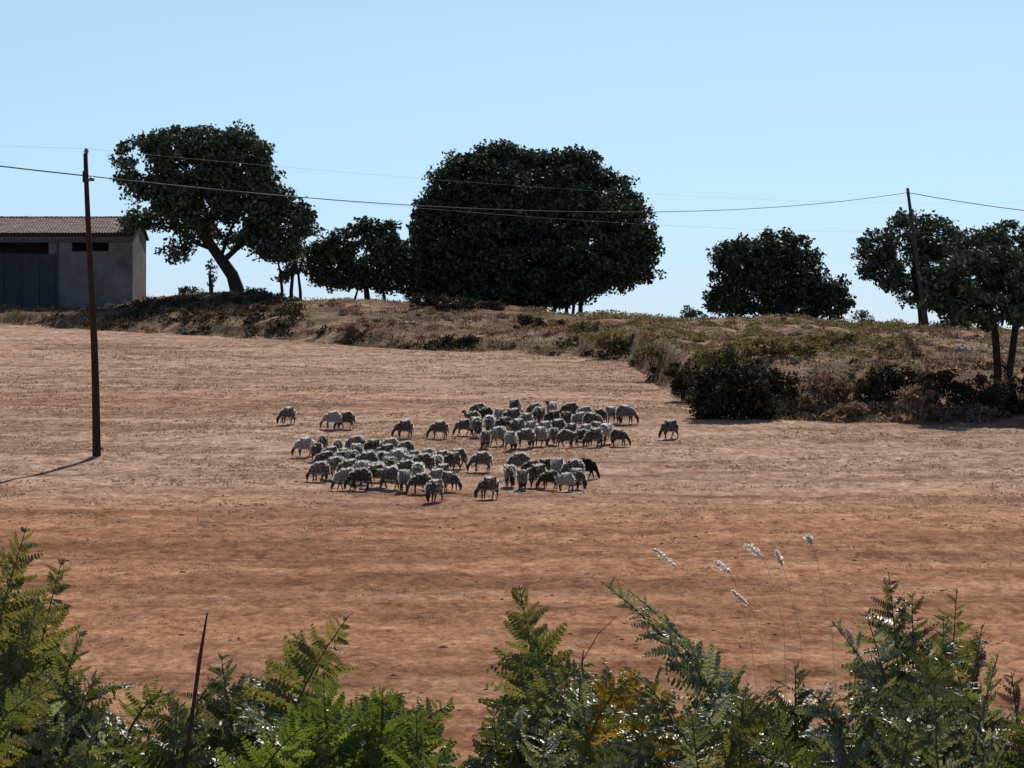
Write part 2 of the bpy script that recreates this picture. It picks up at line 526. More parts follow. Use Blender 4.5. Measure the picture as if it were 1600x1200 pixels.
tree('squat_tree', 'squat dark tree with a lower lobe on its right, standing alone on the crest', 'tree', GT, 238, (1195, 500),
     [(1195, 405, 62, 38), (1160, 415, 46, 44), (1235, 412, 44, 46), (1200, 455, 82, 42), (1140, 400, 22, 22), (1215, 375, 30, 14), (1285, 450, 36, 30), (1305, 470, 26, 26), (1255, 470, 50, 28), (1140, 470, 36, 26)],
     [[(1198, 500, 14), (1198, 470, 12), (1196, 430, 8)], [(1230, 500, 8), (1245, 475, 6), (1262, 455, 4)], [(1296, 500, 5), (1298, 480, 4)]],
     [[(1198, 460, 8), (1165, 430, 4)]], M['oak'], .16, 1.35, 12)
tree('crest_tree', 'open rounded tree behind the leaning right-hand pole', 'tree', GT, 226, (1440, 512),
     [(1425, 362, 46, 26), (1375, 385, 30, 28), (1468, 372, 36, 30), (1410, 405, 46, 34), (1462, 412, 40, 40), (1385, 425, 40, 20), (1440, 440, 44, 26), (1358, 410, 14, 24), (1480, 445, 26, 24), (1442, 462, 34, 16), (1400, 445, 26, 14), (1490, 385, 22, 24)],
     [[(1443, 512, 17), (1440, 480, 14), (1432, 455, 11), (1425, 420, 7)]],
     [[(1434, 460, 8), (1400, 430, 4)], [(1440, 478, 8), (1465, 440, 5), (1475, 400, 3)]], M['oak2'], .16, 1.15, 14, gap=.33)
tree('rear_crest_tree', 'tree at the right edge seen above and behind the twin-stemmed one', 'tree', GT, 214, (1610, 518),
     [(1590, 382, 46, 34), (1545, 376, 28, 24), (1515, 395, 30, 28), (1640, 380, 40, 38), (1600, 430, 60, 40)],
     [[(1610, 515, 14), (1608, 470, 11), (1605, 430, 6)]], [], M['oak2'], .16, 1.1, 16)
tree('twin_stemmed_tree', 'nearest tree at the right edge, its two dark stems rising from the terrace', 'tree', 'trees on the terrace', hit(1568, 590, 140), (1568, 592),
     [(1522, 440, 52, 46), (1580, 430, 50, 42), (1484, 440, 44, 40), (1470, 470, 30, 22), (1545, 480, 66, 34), (1615, 455, 46, 54), (1500, 480, 34, 22), (1556, 405, 46, 24), (1600, 490, 40, 24)],
     [[(1560, 588, 13), (1557, 545, 12), (1552, 510, 11), (1545, 470, 8)], [(1576, 588, 12), (1582, 545, 11), (1588, 510, 11), (1592, 470, 8)]],
     [[(1553, 515, 7), (1515, 470, 4)], [(1588, 512, 6), (1560, 470, 4)]], M['oak2'], .13, 2.1, 18, clr=(.26, .5))


def bush(name, label, cat, group, Y, lobes, mtl, leaf=.13, dens=2.2, seed=1, per=40, clr=(.22, .5), stems=5, shell=.3):
    rng = np.random.default_rng(seed)
    px = sum(l[0] for l in lobes) / len(lobes)
    Y = hit(px, max(l[1] + l[3] for l in lobes) - 5, Y)
    x = (px - 800) / F * Y
    g = gz(x, Y)
    root = empty(name, (x, Y, g), label, cat, group)
    # sit the clump on the ground whatever the lobe rows say
    low = min((600 - (l[1] + l[3])) / F * Y for l in lobes)
    C, S = lobes_to_leaves(lobes, Y, leaf, dens, rng, per=per, clr=clr, jitter=.4, shell=shell)
    Vv, Ff = leaf_cloud(C, S, .6, rng, .3)
    link('foliage', np_mesh('foliage', Vv, Ff), mtl, root)
    for k in range(stems):
        l = lobes[k % len(lobes)]
        t = P(l[0] + rng.uniform(-.4, .4) * l[2], l[1], Y)
        MB().tube([(x + (t.x - x) * .5, Y, min(g, low) - .25), t], [.04, .015], 5).build('stem', M['bark'], root)
    return root


GB = 'brambles and bushes on the bank'
# Y, lobes, material
bush('bramble_thicket', 'darkest big rounded bramble thicket at the bend of the bank', 'bush', GB, 131, [(1125, 608, 42, 36), (1165, 612, 40, 34), (1140, 636, 58, 24), (1195, 628, 24, 28), (1100, 636, 28, 18), (1148, 580, 26, 16), (1105, 590, 18, 20)], M['bramble'], .085, 4.2, 21, per=50)
blist = [
    ('bramble_bush', 'dark bramble right of the darkest thicket, under the olive scrub', 134, [(1232, 604, 36, 24), (1205, 596, 24, 18)], 'bramble'),
    ('bramble_bush', 'brown bramble mound near the middle of the bank, above the low scrub', 135, [(1290, 608, 44, 24), (1330, 602, 32, 16)], 'brownscrub'),
    ('bramble_bush', 'dark bramble hump with the highest top right of the bank middle', 137, [(1385, 594, 44, 20), (1420, 592, 30, 14), (1370, 612, 36, 16)], 'bramble'),
    ('bramble_bush', 'long dark bramble in the shade below the twin-stemmed tree', 138, [(1475, 606, 48, 26), (1520, 614, 40, 24)], 'bramble'),
    ('bramble_bush', 'dark bramble at the right edge of the picture', 138, [(1580, 622, 40, 30), (1625, 618, 30, 30)], 'bramble'),
    ('dry_bush', 'sparse brown bush at the left end of the bank beside the field', 138, [(1060, 592, 22, 26), (1078, 608, 16, 24)], 'bramble'),
    ('dry_bush', 'brown dry bush in front of the darkest thicket, low and ragged', 129, [(1215, 642, 22, 14)], 'drybush'),
    ('dry_bush', 'pale brown pointed bush at the foot of the bank', 130, [(1250, 634, 20, 20), (1268, 640, 14, 12)], 'drybush'),
    ('dry_bush', 'low brown scrub at the foot of the bank left of the round one', 130, [(1330, 642, 38, 12)], 'drybush'),
    ('dry_bush', 'largest round tawny bush at the foot of the bank', 129, [(1435, 632, 32, 26), (1430, 618, 20, 18)], 'drybush'),
    ('dry_bush', 'small tawny bush just right of the largest round one', 129, [(1482, 645, 24, 14)], 'drybush'),
    ('dry_bush', 'flat brown scrub at the foot of the bank below the twin stems', 129, [(1545, 648, 30, 12)], 'drybush'),
    ('dry_bush', 'upright brown bush on the slope left of the leaning pole foot', 176, [(1390, 545, 18, 16)], 'drybush'),
    ('dry_bush', 'upright brown bush on the slope directly below the leaning pole', 176, [(1424, 540, 16, 24)], 'drybush'),
    ('olive_shrub', 'yellowish green scrub at the top of the bank, above the darkest thicket', 150, [(1120, 558, 44, 16), (1160, 550, 40, 16)], 'olive'),
    ('olive_shrub', 'yellowish green scrub in the middle of the slope below the squat tree', 168, [(1200, 540, 40, 14), (1240, 548, 34, 14)], 'olive'),
    ('olive_shrub', 'greenish scrub at the bend where the field edge turns', 165, [(1015, 552, 26, 16), (1040, 560, 24, 16)], 'olive'),
    ('olive_shrub', 'pale olive scrub below the bare stretch of crest', 180, [(960, 530, 44, 12), (1010, 528, 34, 12)], 'olive'),
    ('olive_shrub', 'olive scrub on the slope left of the two brown upright bushes', 178, [(1290, 535, 40, 13), (1330, 530, 24, 10)], 'olive'),
    ('olive_shrub', 'small olive scrub just under the crest near the huge tree trunks', 196, [(915, 512, 30, 11)], 'olive'),
    ('crest_shrub', 'long tangled brush heap on the crest under the left half of the huge tree', 215, [(690, 474, 48, 13), (750, 480, 42, 11), (660, 470, 22, 10)], 'bramble'),
    ('crest_shrub', 'dark low brush on the slope just below the huge tree', 205, [(840, 508, 40, 10), (815, 500, 22, 8)], 'bramble'),
    ('crest_shrub', 'low spiky bush on the mound left of the leaning trunk', 231, [(298, 455, 18, 9)], 'oak2'),
    ('crest_shrub', 'low bush on the mound between the leaning trunk and the slender tree', 231, [(400, 458, 22, 8), (425, 462, 18, 6)], 'oak2'),
    ('crest_shrub', 'small round dark bush between the squat tree and the open one', 214, [(1350, 497, 15, 14)], 'oak'),
    ('crest_shrub', 'reddish green low bush at the left foot of the squat tree', 224, [(1072, 488, 12, 11), (1095, 492, 18, 8)], 'oak2'),
    ('crest_shrub', 'low dark hedge on the crest between the open tree and the twin-stemmed tree', 214, [(1490, 508, 34, 7), (1440, 512, 40, 6)], 'oak'),
    ('crest_shrub', 'ragged brown bush halfway up the slope below the round tree', 200, [(560, 512, 34, 8)], 'drybush'),
    ('crest_shrub', 'ragged dark bush on the slope at the field edge below the huge tree', 190, [(720, 535, 46, 8)], 'bramble'),
]
for i, (nm, lb, Y, lobes, mt) in enumerate(blist):
    bush(nm, lb, 'bush', GB, Y, lobes, M[mt], .085, 3.2, 40 + i, per=42, clr=(.2, .42))


# ------------------------------------------------------------------ ground cover (uncountable)
def blades(X, Y, Z, h, wd, rng, lean=.5):
    n = len(X)
    C = np.stack([X, Y, Z], 1)
    a = rng.uniform(0, 2 * math.pi, n)
    d = np.stack([np.cos(a), np.sin(a), np.zeros(n)], 1)
    l = rng.normal(size=(n, 3)) * lean; l[:, 2] = 1; l /= np.linalg.norm(l, axis=1)[:, None]
    V = np.empty((n, 3, 3))
    V[:, 0] = C - d * wd[:, None]; V[:, 1] = C + d * wd[:, None]; V[:, 2] = C + l * h[:, None]
    return V.reshape(-1, 3), np.arange(3 * n).reshape(n, 3)


def in_frame(n, y0, y1, rng, pad=60):
    Y = (rng.uniform(y0 ** 2, y1 ** 2, n)) ** .5
    c = rng.uniform(-pad, 1600 + pad, n)
    return (c - 800) / F * Y, Y


rng = np.random.default_rng(5)
# dry grass on the hillside
X, Y = in_frame(230000, 118, 236, rng)
k = (Y > edgeY(X, Y) - .6 + fbm(X * .5, Y * .5, 5, 2) * 2) & (fbm(X * .3, Y * .3, 31, 3) > -.12)
X, Y = X[k], Y[k]
green = fbm(X * .12, Y * .12, 61, 3) + np.where((X / Y * F + 800 > 900) & (X / Y * F + 800 < 1330), .16, -.12)
h = rng.uniform(.06, .30, len(X)) * (1 + 1.2 * fbm(X * .25, Y * .25, 8, 3)); wd = rng.uniform(.02, .06, len(X))
Z = tz(X, Y) - .03
for nm, mask, mt, lb in (('dry_grass', green < .12, M['drygrass'], 'dry tawny grass covering the rough slope above the field'),
                         ('green_weeds', green >= .12, M['olive'], 'olive green weeds spread through the dry slope')):
    if nm == 'dry_grass':
        Vv, Ff = blades(X[mask], Y[mask], Z[mask], h[mask], wd[mask], rng, .8)
    else:
        Cw = np.stack([X[mask], Y[mask], Z[mask] + rng.uniform(0, .35, mask.sum())], 1)
        Vv, Ff = leaf_cloud(Cw, rng.uniform(.04, .10, len(Cw)), .6, rng)
    tag(link(nm, np_mesh(nm, Vv, Ff), mt), lb, 'grass', kind='stuff')
def scrub(nm, lb, mt, n0, test, rmin, rmax, leaf, seed, per=70):
    rg = np.random.default_rng(seed)
    X, Y = in_frame(n0, 118, 222, rg)
    cc = X / Y * F + 800
    row = 600 - tz(X, Y) / Y * F
    k = (Y > edgeY(X, Y) + .2) & test(X, Y, cc, row, rg)
    X, Y = X[k], Y[k]; Z = tz(X, Y)
    r_ = rg.uniform(rmin, rmax, len(X))
    g = rg.normal(size=(len(X), per, 3)); g /= np.linalg.norm(g, axis=2)[:, :, None]; g *= rg.uniform(.3, 1, (len(X), per, 1)) ** .5
    g[:, :, 2] = np.abs(g[:, :, 2]) * .8
    C = (np.stack([X, Y, Z - .05], 1)[:, None, :] + g * r_[:, None, None]).reshape(-1, 3)
    Vv, Ff = leaf_cloud(C, rg.uniform(.6, 1.3, len(C)) * leaf, .55, rg)
    tag(link(nm, np_mesh(nm, Vv, Ff), M[mt]), lb, 'scrub', kind='stuff')


scrub('scrub_and_mound_shade', 'dark brambles and dead weeds on the upper bank, plus scrub standing in for mound shade', 'bramble', 6500,
      lambda X, Y, c, r, g: ((c > 1060) & (r > 568) & (r < 640 + 10 * g.normal(size=len(c))) & (g.random(len(c)) < np.where(c < 1215, .8, .38 * (fbm(X * .22, Y * .3, 93, 3) > .0)))) | ((c < 1040) & (c > 90) & (Y < edgeY(X, Y) + 4.5) & (fbm(X * .2, Y * .4, 3, 2) > -.05)) | ((c > 190) & (c < 470) & (r < 506) & (g.random(len(c)) < .8)) , .3, .8, .10, 1)  # scrub on the mound is added to darken it where tree shade falls
scrub('brown_scrub', 'tawny dead weeds and brush tufts scattered over the slope', 'brownscrub', 6500,
      lambda X, Y, c, r, g: ((c > 1200) & (r > 596) & (g.random(len(c)) < .9)) | ((fbm(X * .18, Y * .4, 17, 3) > .10) & (g.random(len(c)) < .55)), .2, .6, .085, 2)
scrub('olive_scrub', 'olive weeds growing in loose clumps below the crest', 'olive', 3600,
      lambda X, Y, c, r, g: (c > 850) & (c < 1420) & (r < 575) & (r > 505) & (fbm(X * .12, Y * .3, 27, 3) > -.05), .25, .65, .08, 3)
# straw on the field, in swaths
def straw_pile(nm, lb, n0, per, y0, y1, mt, seed, hk=1.0, tone=None):
    rg = np.random.default_rng(seed)
    X, Y = in_frame(n0, y0, y1, rg)
    sw = fbm(X * .22, Y * .5, 71, 3)
    k = (Y < edgeY(X, Y) - .3) & (sw > .04 * rg.normal(size=len(X)) - .02)
    X, Y = X[k], Y[k]
    sc = rg.uniform(.5, 1.5, len(X)) * np.clip(Y / 85, .75, 1.5)
    X = np.repeat(X, per) + rg.normal(size=len(X) * per) * .17 * np.repeat(sc, per)
    Y = np.repeat(Y, per) + rg.normal(size=len(Y) * per) * .10 * np.repeat(sc, per)
    sc = np.repeat(sc, per)
    h = rg.uniform(.03, .08, len(X)) * sc * hk; wd = rg.uniform(.015, .04, len(X)) * sc
    Vv, Ff = blades(X, Y, tz(X, Y) - .01, h, wd, rg, 1.1)
    tag(link(nm, np_mesh(nm, Vv, Ff), mt), lb, 'straw', kind='stuff')


straw_pile('straw', 'pale cut straw lying in small clumps over the brown field', 15000, 12, 46, 190, M['straw'], 51)
straw_pile('stubble', 'short brown stubble standing in tufts on the field', 7000, 8, 46, 150, leaf_mat('brown_stubble', (.20, .115, .07), (.32, .20, .13), .35, .9, .03, (.4, .26, .17), True, (1, .95, .9)), 52, .6)
# clods
X, Y = in_frame(3500, 48, 200, rng)
k = (Y < edgeY(X, Y)) & (fbm(X * .3, Y * .3, 90, 2) > 0)
X, Y = X[k], Y[k]; Z = tz(X, Y)
ico_v = np.array([(0, 0, 1), (1, 0, 0), (0, 1, 0), (-1, 0, 0), (0, -1, 0), (0, 0, -1)], float)
ico_f = np.array([(0, 1, 2), (0, 2, 3), (0, 3, 4), (0, 4, 1), (5, 2, 1), (5, 3, 2), (5, 4, 3), (5, 1, 4)])
sz = rng.uniform(.02, .06, len(X))
Vv = (np.stack([X, Y, Z], 1)[:, None, :] + ico_v[None] * sz[:, None, None] * rng.uniform(.5, 1.4, (len(X), 6, 1)) * np.array([1.5, 1.2, .7])).reshape(-1, 3)
Ff = (ico_f[None] + 6 * np.arange(len(X))[:, None, None]).reshape(-1, 3)
tag(link('soil_clods', np_mesh('soil_clods', Vv, Ff), simple('clod_earth', (.24, .125, .075), .95, .3, 3, .02)), 'small brown clods of earth lying on the stubble field', 'soil', kind='stuff')


# ------------------------------------------------------------------ barn
def barn():
    YF = 230.0
    s = F / YF
    wx = lambda px: (px - 800) / s
    wz = lambda py: (600 - py) / s
    xr, xl, xm = wx(207), wx(-260), wx(92)
    zb, zt_ = wz(505), wz(366)
    root = empty('barn', (xr, YF, wz(478)), 'low rendered barn with pinkish tiled roof and sheet metal doors on the left edge', 'barn')
    plaster = simple('grey_render', (.185, .16, .152), .9, .4, .5, .1, 0, .02)
    T = .3; D = 8.6
    wall = MB()
    w0, w1, h0, h1 = wx(112), wx(170), wz(393), wz(375)
    wall.box((xm, YF, zb), (w0, YF + T, zt_)).box((w1, YF, zb), (xr, YF + T, zt_))
    wall.box((w0, YF, zb), (w1, YF + T, h0)).box((w0, YF, h1), (w1, YF + T, zt_))
    p0 = wx(76)
    wall.box((p0, YF + .03, wz(397)), (xm, YF + T, wz(376)))                # block beside the slot
    wall.box((xl, YF, wz(376)), (xm, YF + T, zt_))                          # band over the doors
    wall.build('front_wall', plaster, root)
    zr = wz(338) + .08
    ym = YF + D / 2
    MB().poly([(xr + .004, YF, zb), (xr + .004, YF + D, zb), (xr + .004, YF + D, zt_), (xr + .004, ym, zr - .25), (xr + .004, YF, zt_)]).poly(
        [(xr - .3, YF + T, zb), (xr - .3, YF + T, zt_), (xr - .3, ym, zr - .25), (xr - .3, YF + D, zt_), (xr - .3, YF + D, zb)]).build('gable_wall', plaster, root)
    MB().box((xl, YF + D - T, zb), (xr - .31, YF + D, zt_)).build('rear_wall', plaster, root)
    MB().box((xl - .3, YF + .31, zb), (xl - .01, YF + D, zt_)).build('side_wall', plaster, root)
    MB().box((xm - .16, YF - .06, zb), (xm - .005, YF + .2, wz(376) - .01)).build('door_post', simple('door_post_paint', (.06, .065, .07), .7), root)
    MB().box((xl, YF - .08, wz(379)), (xr + .02, YF - .006, wz(373))).build('lintel', simple('weathered_lintel', (.11, .095, .09), .9), root)
    MB().box((xl, YF - .2, wz(370)), (xr + .05, YF - .006, wz(366))).build('fascia_board', simple('dark_fascia', (.07, .045, .04), .9), root)
    # window: recessed frame and two panes
    win = MB()
    f = .07
    win.box((w0, YF + .12, h0), (w0 + f, YF + .18, h1)).box((w1 - f, YF + .12, h0), (w1, YF + .18, h1))
    win.box((w0 + f, YF + .12, h0), (w1 - f, YF + .18, h0 + f)).box((w0 + f, YF + .12, h1 - f), (w1 - f, YF + .18, h1))
    mid = (w0 + w1) / 2
    win.box((mid - .05, YF + .12, h0 + f), (mid + .05, YF + .18, h1 - f))
    wo = win.build('window', simple('window_frame_paint', (.04, .04, .045), .6), root)
    gl = simple('opening_dark_pane', (.006, .006, .007), .9, .1, 2, .05)  # matte black panes carry the darkness of the open window in their colour
    for a, b_ in ((w0 + f, mid - .05), (mid + .05, w1 - f)):
        MB().box((a, YF + .14, h0 + f), (b_, YF + .155, h1 - f)).build('pane', gl, wo)
    MB().box((w0 - .1, YF - .05, h0 - .08), (w1 + .1, YF - .004, h0 - .004)).build('window_sill', plaster, root)
    # corrugated door sheets
    dm = []
    for cval in ((.038, .046, .048), (.044, .050, .051), (.031, .037, .039)):
        dm.append(simple('painted_sheet_metal', cval, .55, .3, .8, .4, .2))
    x = xm - .2
    rr = random.Random(3)
    i = 0
    while x > wx(-250):
        wdt = rr.uniform(1.25, 1.5)
        mb = MB(); nseg = 14; top = wz(397.5) + rr.uniform(-.05, .04)
        for kk in range(nseg):
            xa = x - wdt * kk / nseg; xb = x - wdt * (kk + 1) / nseg
            ya = YF + .05 + (.05 if kk % 2 else 0); yb = YF + .05 + (0 if kk % 2 else .05)
            mb.poly([(xb, yb, zb), (xa, ya, zb), (xa, ya, top), (xb, yb, top)])
            mb.poly([(xa, ya + .012, zb), (xb, yb + .012, zb), (xb, yb + .012, top), (xa, ya + .012, top)])
        mb.build('door_panel', dm[i % 3], root)
        x -= wdt + .05; i += 1
    MB().box((xl, YF + .11, wz(398.5)), (p0, YF + .2, wz(396.5))).build('door_rail', simple('door_rail_paint', (.05, .055, .06), .6), root)
    # roof slabs and barrel tiles
    ze = wz(366) + .04
    y0 = YF - .45; xR = wx(211)
    slope = (zr - ze) / (ym - y0)
    rb = MB()
    for sgn in (1, -1):
        ya = y0 if sgn == 1 else 2 * ym - y0
        a = [(xl - .4, ya, ze - .12), (xR, ya, ze - .12), (xR, ym, zr - .12), (xl - .4, ym, zr - .12)]
        b2 = [(p[0], p[1], p[2] + .09) for p in a]
        if sgn == -1: a.reverse(); b2.reverse()
        i0 = len(rb.v); rb.v += a + b2
        rb.f += [(i0 + 3, i0 + 2, i0 + 1, i0), (i0 + 4, i0 + 5, i0 + 6, i0 + 7)] + [(i0 + q, i0 + (q + 1) % 4, i0 + 4 + (q + 1) % 4, i0 + 4 + q) for q in range(4)]
    rb.build('roof', simple('roof_boarding', (.04, .03, .026), .9), root)
    tile_m, n, b = mat('old_clay_tiles')
    g = n.nodes.new('ShaderNodeNewGeometry')
    c = ramp(n, g.outputs['Random Per Island'], [(0, (.23, .16, .138)), (.6, (.30, .215, .188)), (1, (.36, .27, .24))])
    n.links.new(mixc(n, .5, c, ramp(n, noise_n(n, .5, 5, .7, mapping(n)), [(.4, (.5, .48, .46)), (.6, (1.2, 1.2, 1.2))]), 'MULTIPLY'), b.inputs['Base Color'])
    b.inputs['Roughness'].default_value = .9
    mb = MB()
    ln = math.hypot(ym - y0, zr - ze); rows = 12; tl = ln / rows
    dirv = Vector((0, ym - y0, zr - ze)) / ln
    nrm = Vector((0, -dirv.z, dirv.y))
    ncol = int((xR - xl + .4) / .24)
    for side in (1, -1):
        for r_ in range(rows):
            for q in range(ncol):
                xc = xR - .12 - q * .24
                a0 = Vector((xc, y0, ze)) + dirv * (r_ * tl - .06) + nrm * (.035 + rr.uniform(-.01, .015))
                a1 = a0 + dirv * (tl + .06) - nrm * .025
                i0 = len(mb.v)
                for p, rad in ((a0, .115), (a1, .095)):
                    for t in range(5):
                        an = math.pi * t / 4
                        v_ = p + Vector((math.cos(an) * rad, 0, 0)) + nrm * (math.sin(an) * rad * .8)
                        if side == -1: v_ = Vector((v_.x, 2 * ym - v_.y, v_.z))
                        mb.v.append(tuple(v_))
                mb.f += [(i0 + t, i0 + t + 1, i0 + t + 6, i0 + t + 5) for t in range(4)]
    tag(mb.build('roof_tiles', tile_m, root), kind='stuff')
    mb = MB(); q = 0
    xx = xR
    while xx > xl:
        mb.tube([(xx, ym, zr + .06 + rr.uniform(-.02, .02)), (xx - .42, ym, zr + .05)], [.13, .11], 8); xx -= .4
    tag(mb.build('ridge_tiles', tile_m, root), kind='stuff')


barn()


# ------------------------------------------------------------------ poles and lines
def catenary(a, b, sag, n=40):
    a, b = Vector(a), Vector(b)
    return [a.lerp(b, t / n) - Vector((0, 0, 4 * sag * (t / n) * (1 - t / n))) for t in range(n + 1)]


YL = K / (706 - R0)
lbase = P(151, 706, YL); ltop = P(135.5, 240, YL)
lbase.z = gz(lbase.x, YL)
root = empty('utility_pole', lbase, 'tall brown wooden utility pole standing in the field beside the flock', 'utility pole', 'wooden utility poles')
pts = [lbase + Vector((0, 0, -.6))] + [lbase.lerp(ltop, t) + Vector((.05 * math.sin(t * 5), 0, 0)) for t in np.linspace(0, 1, 9)]
MB().tube(pts, [.165] + list(np.linspace(.165, .085, 9)), 12).build('pole_shaft', M['pole'], root, True)
ins = P(136, 277, YL)
MB().box(ins + Vector((-.16, -.1, -.2)), ins + Vector((.04, -.085, .24))).build('bracket', M['cable'], root)
MB().tube([P(136, 279, YL - .1), P(143, 281, YL - .15)], .02, 6).tube([P(143, 283, YL - .15), P(143, 281, YL - .15), P(143, 277, YL - .15)], [.1, .13, .06], 10).build('insulator', M['insul'], root, True)
MB().tube([ltop, ltop + Vector((-.02, 0, .06)), ltop + Vector((-.02, 0, .2))], [.05, .1, .06], 10).build('insulator', M['insul'], root, True)
bush('weed_tuft', 'small dark tuft of weeds at the foot of the tall field pole', 'weeds', None, YL, [(153, 703, 9, 3), (160, 705, 7, 2.5)], M['bramble'], .05, 10, 91, per=20, clr=(.06, .14), stems=3)
YR = 209.0
rtop = P(1418, 294, YR); rb_ = P(1447, 520, YR); rb_.z = gz(rb_.x, YR)
root = empty('utility_pole', rb_, 'leaning grey wooden utility pole in front of the open crest tree', 'utility pole', 'wooden utility poles')
gp = simple('weathered_pole_wood', (.07, .06, .052), .85, .3, 2)
MB().tube([rb_ + (rb_ - rtop) * .04, rb_.lerp(rtop, .5), rtop], [.17, .145, .11], 12).build('pole_shaft', gp, root, True)
MB().tube([rtop + Vector((-.02, -.12, -.35)), rtop + Vector((.0, -.14, -.2))], [.05, .05], 8).build('insulator', M['insul'], root, True)
# off-frame support poles that carry the line on
offL = Vector((-58, 96, 15.5))
offR = Vector((62, 214, 12.0))
offF = Vector((58, 262, 17.0))
for p, lb in ((offL, 'wooden utility pole left of the field that carries the cable on'), (offR, 'wooden utility pole right of the crest trees that carries the cable on'),
              (offF, 'distant wooden utility pole behind the crest carrying the thin wires')):
    g = gz(p.x, p.y)
    r_ = empty('utility_pole', (p.x, p.y, g), lb, 'utility pole', 'wooden utility poles')
    MB().tube([(p.x, p.y, g - .5), (p.x, p.y, p.z + .3)], [.17, .1], 10).build('pole_shaft', M['pole'], r_, True)
cl = P(136, 275, YL) + Vector((0, -.12, 0)); cr_ = P(1418, 301, YR) + Vector((0, -.14, 0))
GW = 'overhead lines across the sky'
def wire(name, a, b, sag, r, mt, lb):
    a = Vector(a)
    mb = MB().tube([p - a for p in catenary(a, b, sag, 60)], r, 6)
    o = mb.build(name, mt, None, True); o.location = a
    tag(o, lb, 'cable', GW)
wire('overhead_cable', cl, cr_, 1.4, .021, M['cable'], 'dark sagging overhead cable between the two poles')
wire('overhead_cable', offL, cl, 1.0, .026, M['cable'], 'dark overhead cable coming from the left edge to the field pole')
wire('overhead_cable', cr_, offR, 1.0, .028, M['cable'], 'dark overhead cable falling from the leaning pole to the right edge')
tp = ltop + Vector((-.02, 0, .19))
wire('thin_wire', tp, offF + Vector((0, 0, 0)), 1.3, .0035, M['wire'], 'faintest thin wire, highest in the sky, right of the field pole')
wire('thin_wire', tp, offL + Vector((3, 0, -3.4)), .8, .0035, M['wire'], 'faint thin wire from the top of the field pole to the left edge')
wire('thin_wire', P(137, 275, YL) + Vector((.1, 0, 0)), offF + Vector((0, 0, -2.2)), 1.6, .0045, M['wire'], 'faint thin wire just above the dark cable right of the field pole')


# ------------------------------------------------------------------ sheep
wool_m, n, b = mat('fleece')
oi = n.nodes.new('ShaderNodeObjectInfo')
c = ramp(n, oi.outputs['Random'], [(0, (.05, .033, .025)), (.4, (.09, .062, .046)), (.75, (.15, .11, .085)), (1, (.38, .33, .28))])
b.inputs['Sheen Weight'].default_value = .25; b.inputs['Sheen Roughness'].default_value = .35; b.inputs['Sheen Tint'].default_value = (1, .97, .9, 1)
nf = noise_n(n, 14, 5, .7, mapping(n))
c = mixc(n, .6, c, ramp(n, nf, [(.3, (.6, .56, .5)), (.7, (1.2, 1.2, 1.2))]), 'MULTIPLY')
n.links.new(c, b.inputs['Base Color'])
b.inputs['Roughness'].default_value = 1.0; b.inputs['Specular IOR Level'].default_value = .05
bump(n, b, nf, .8, .03)
tuft_m, n, b = mat('wool_tufts')
oi = n.nodes.new('ShaderNodeObjectInfo')
c = ramp(n, oi.outputs['Random'], [(0, (.62, .56, .48)), (.3, (.82, .78, .70)), (1, (.92, .90, .85))])
n.links.new(c, b.inputs['Base Color'])
b.inputs['Roughness'].default_value = 1.0; b.inputs['Specular IOR Level'].default_value = .0
trn = n.nodes.new('ShaderNodeBsdfTranslucent'); n.links.new(c, trn.inputs['Color'])
mxs = n.nodes.new('ShaderNodeMixShader'); mxs.inputs[0].default_value = .6
n.links.new(b.outputs[0], mxs.inputs[1]); n.links.new(trn.outputs[0], mxs.inputs[2])
n.links.new(mxs.outputs[0], n.nodes['Material Output'].inputs['Surface'])
face_m = simple('sheep_face_and_legs', (.075, .05, .035), .9, .4, 4, .1)
dark_wool = simple('black_fleece', (.035, .025, .02), 1, .3, 10, .05, 0, .03)


def skin_mesh(name, verts, edges, radii, root_i=0, sub=1):
    me = bpy.data.meshes.new(name + '_cage')
    me.from_pydata(verts, edges, []); me.update()
    o = bpy.data.objects.new(name + '_cage', me); COL.objects.link(o)
    o.modifiers.new('s', 'SKIN')
    for i, r_ in enumerate(radii):
        d = me.skin_vertices[0].data[i]
        d.radius = r_ if hasattr(r_, '__len__') else (r_, r_)
        d.use_root = (i == root_i)
    sb = o.modifiers.new('u', 'SUBSURF'); sb.levels = sub; sb.render_levels = sub
    dg = bpy.context.evaluated_depsgraph_get()
    res = bpy.data.meshes.new_from_object(o.evaluated_get(dg))
    bpy.data.objects.remove(o); bpy.data.meshes.remove(me)
    res.name = name
    return res


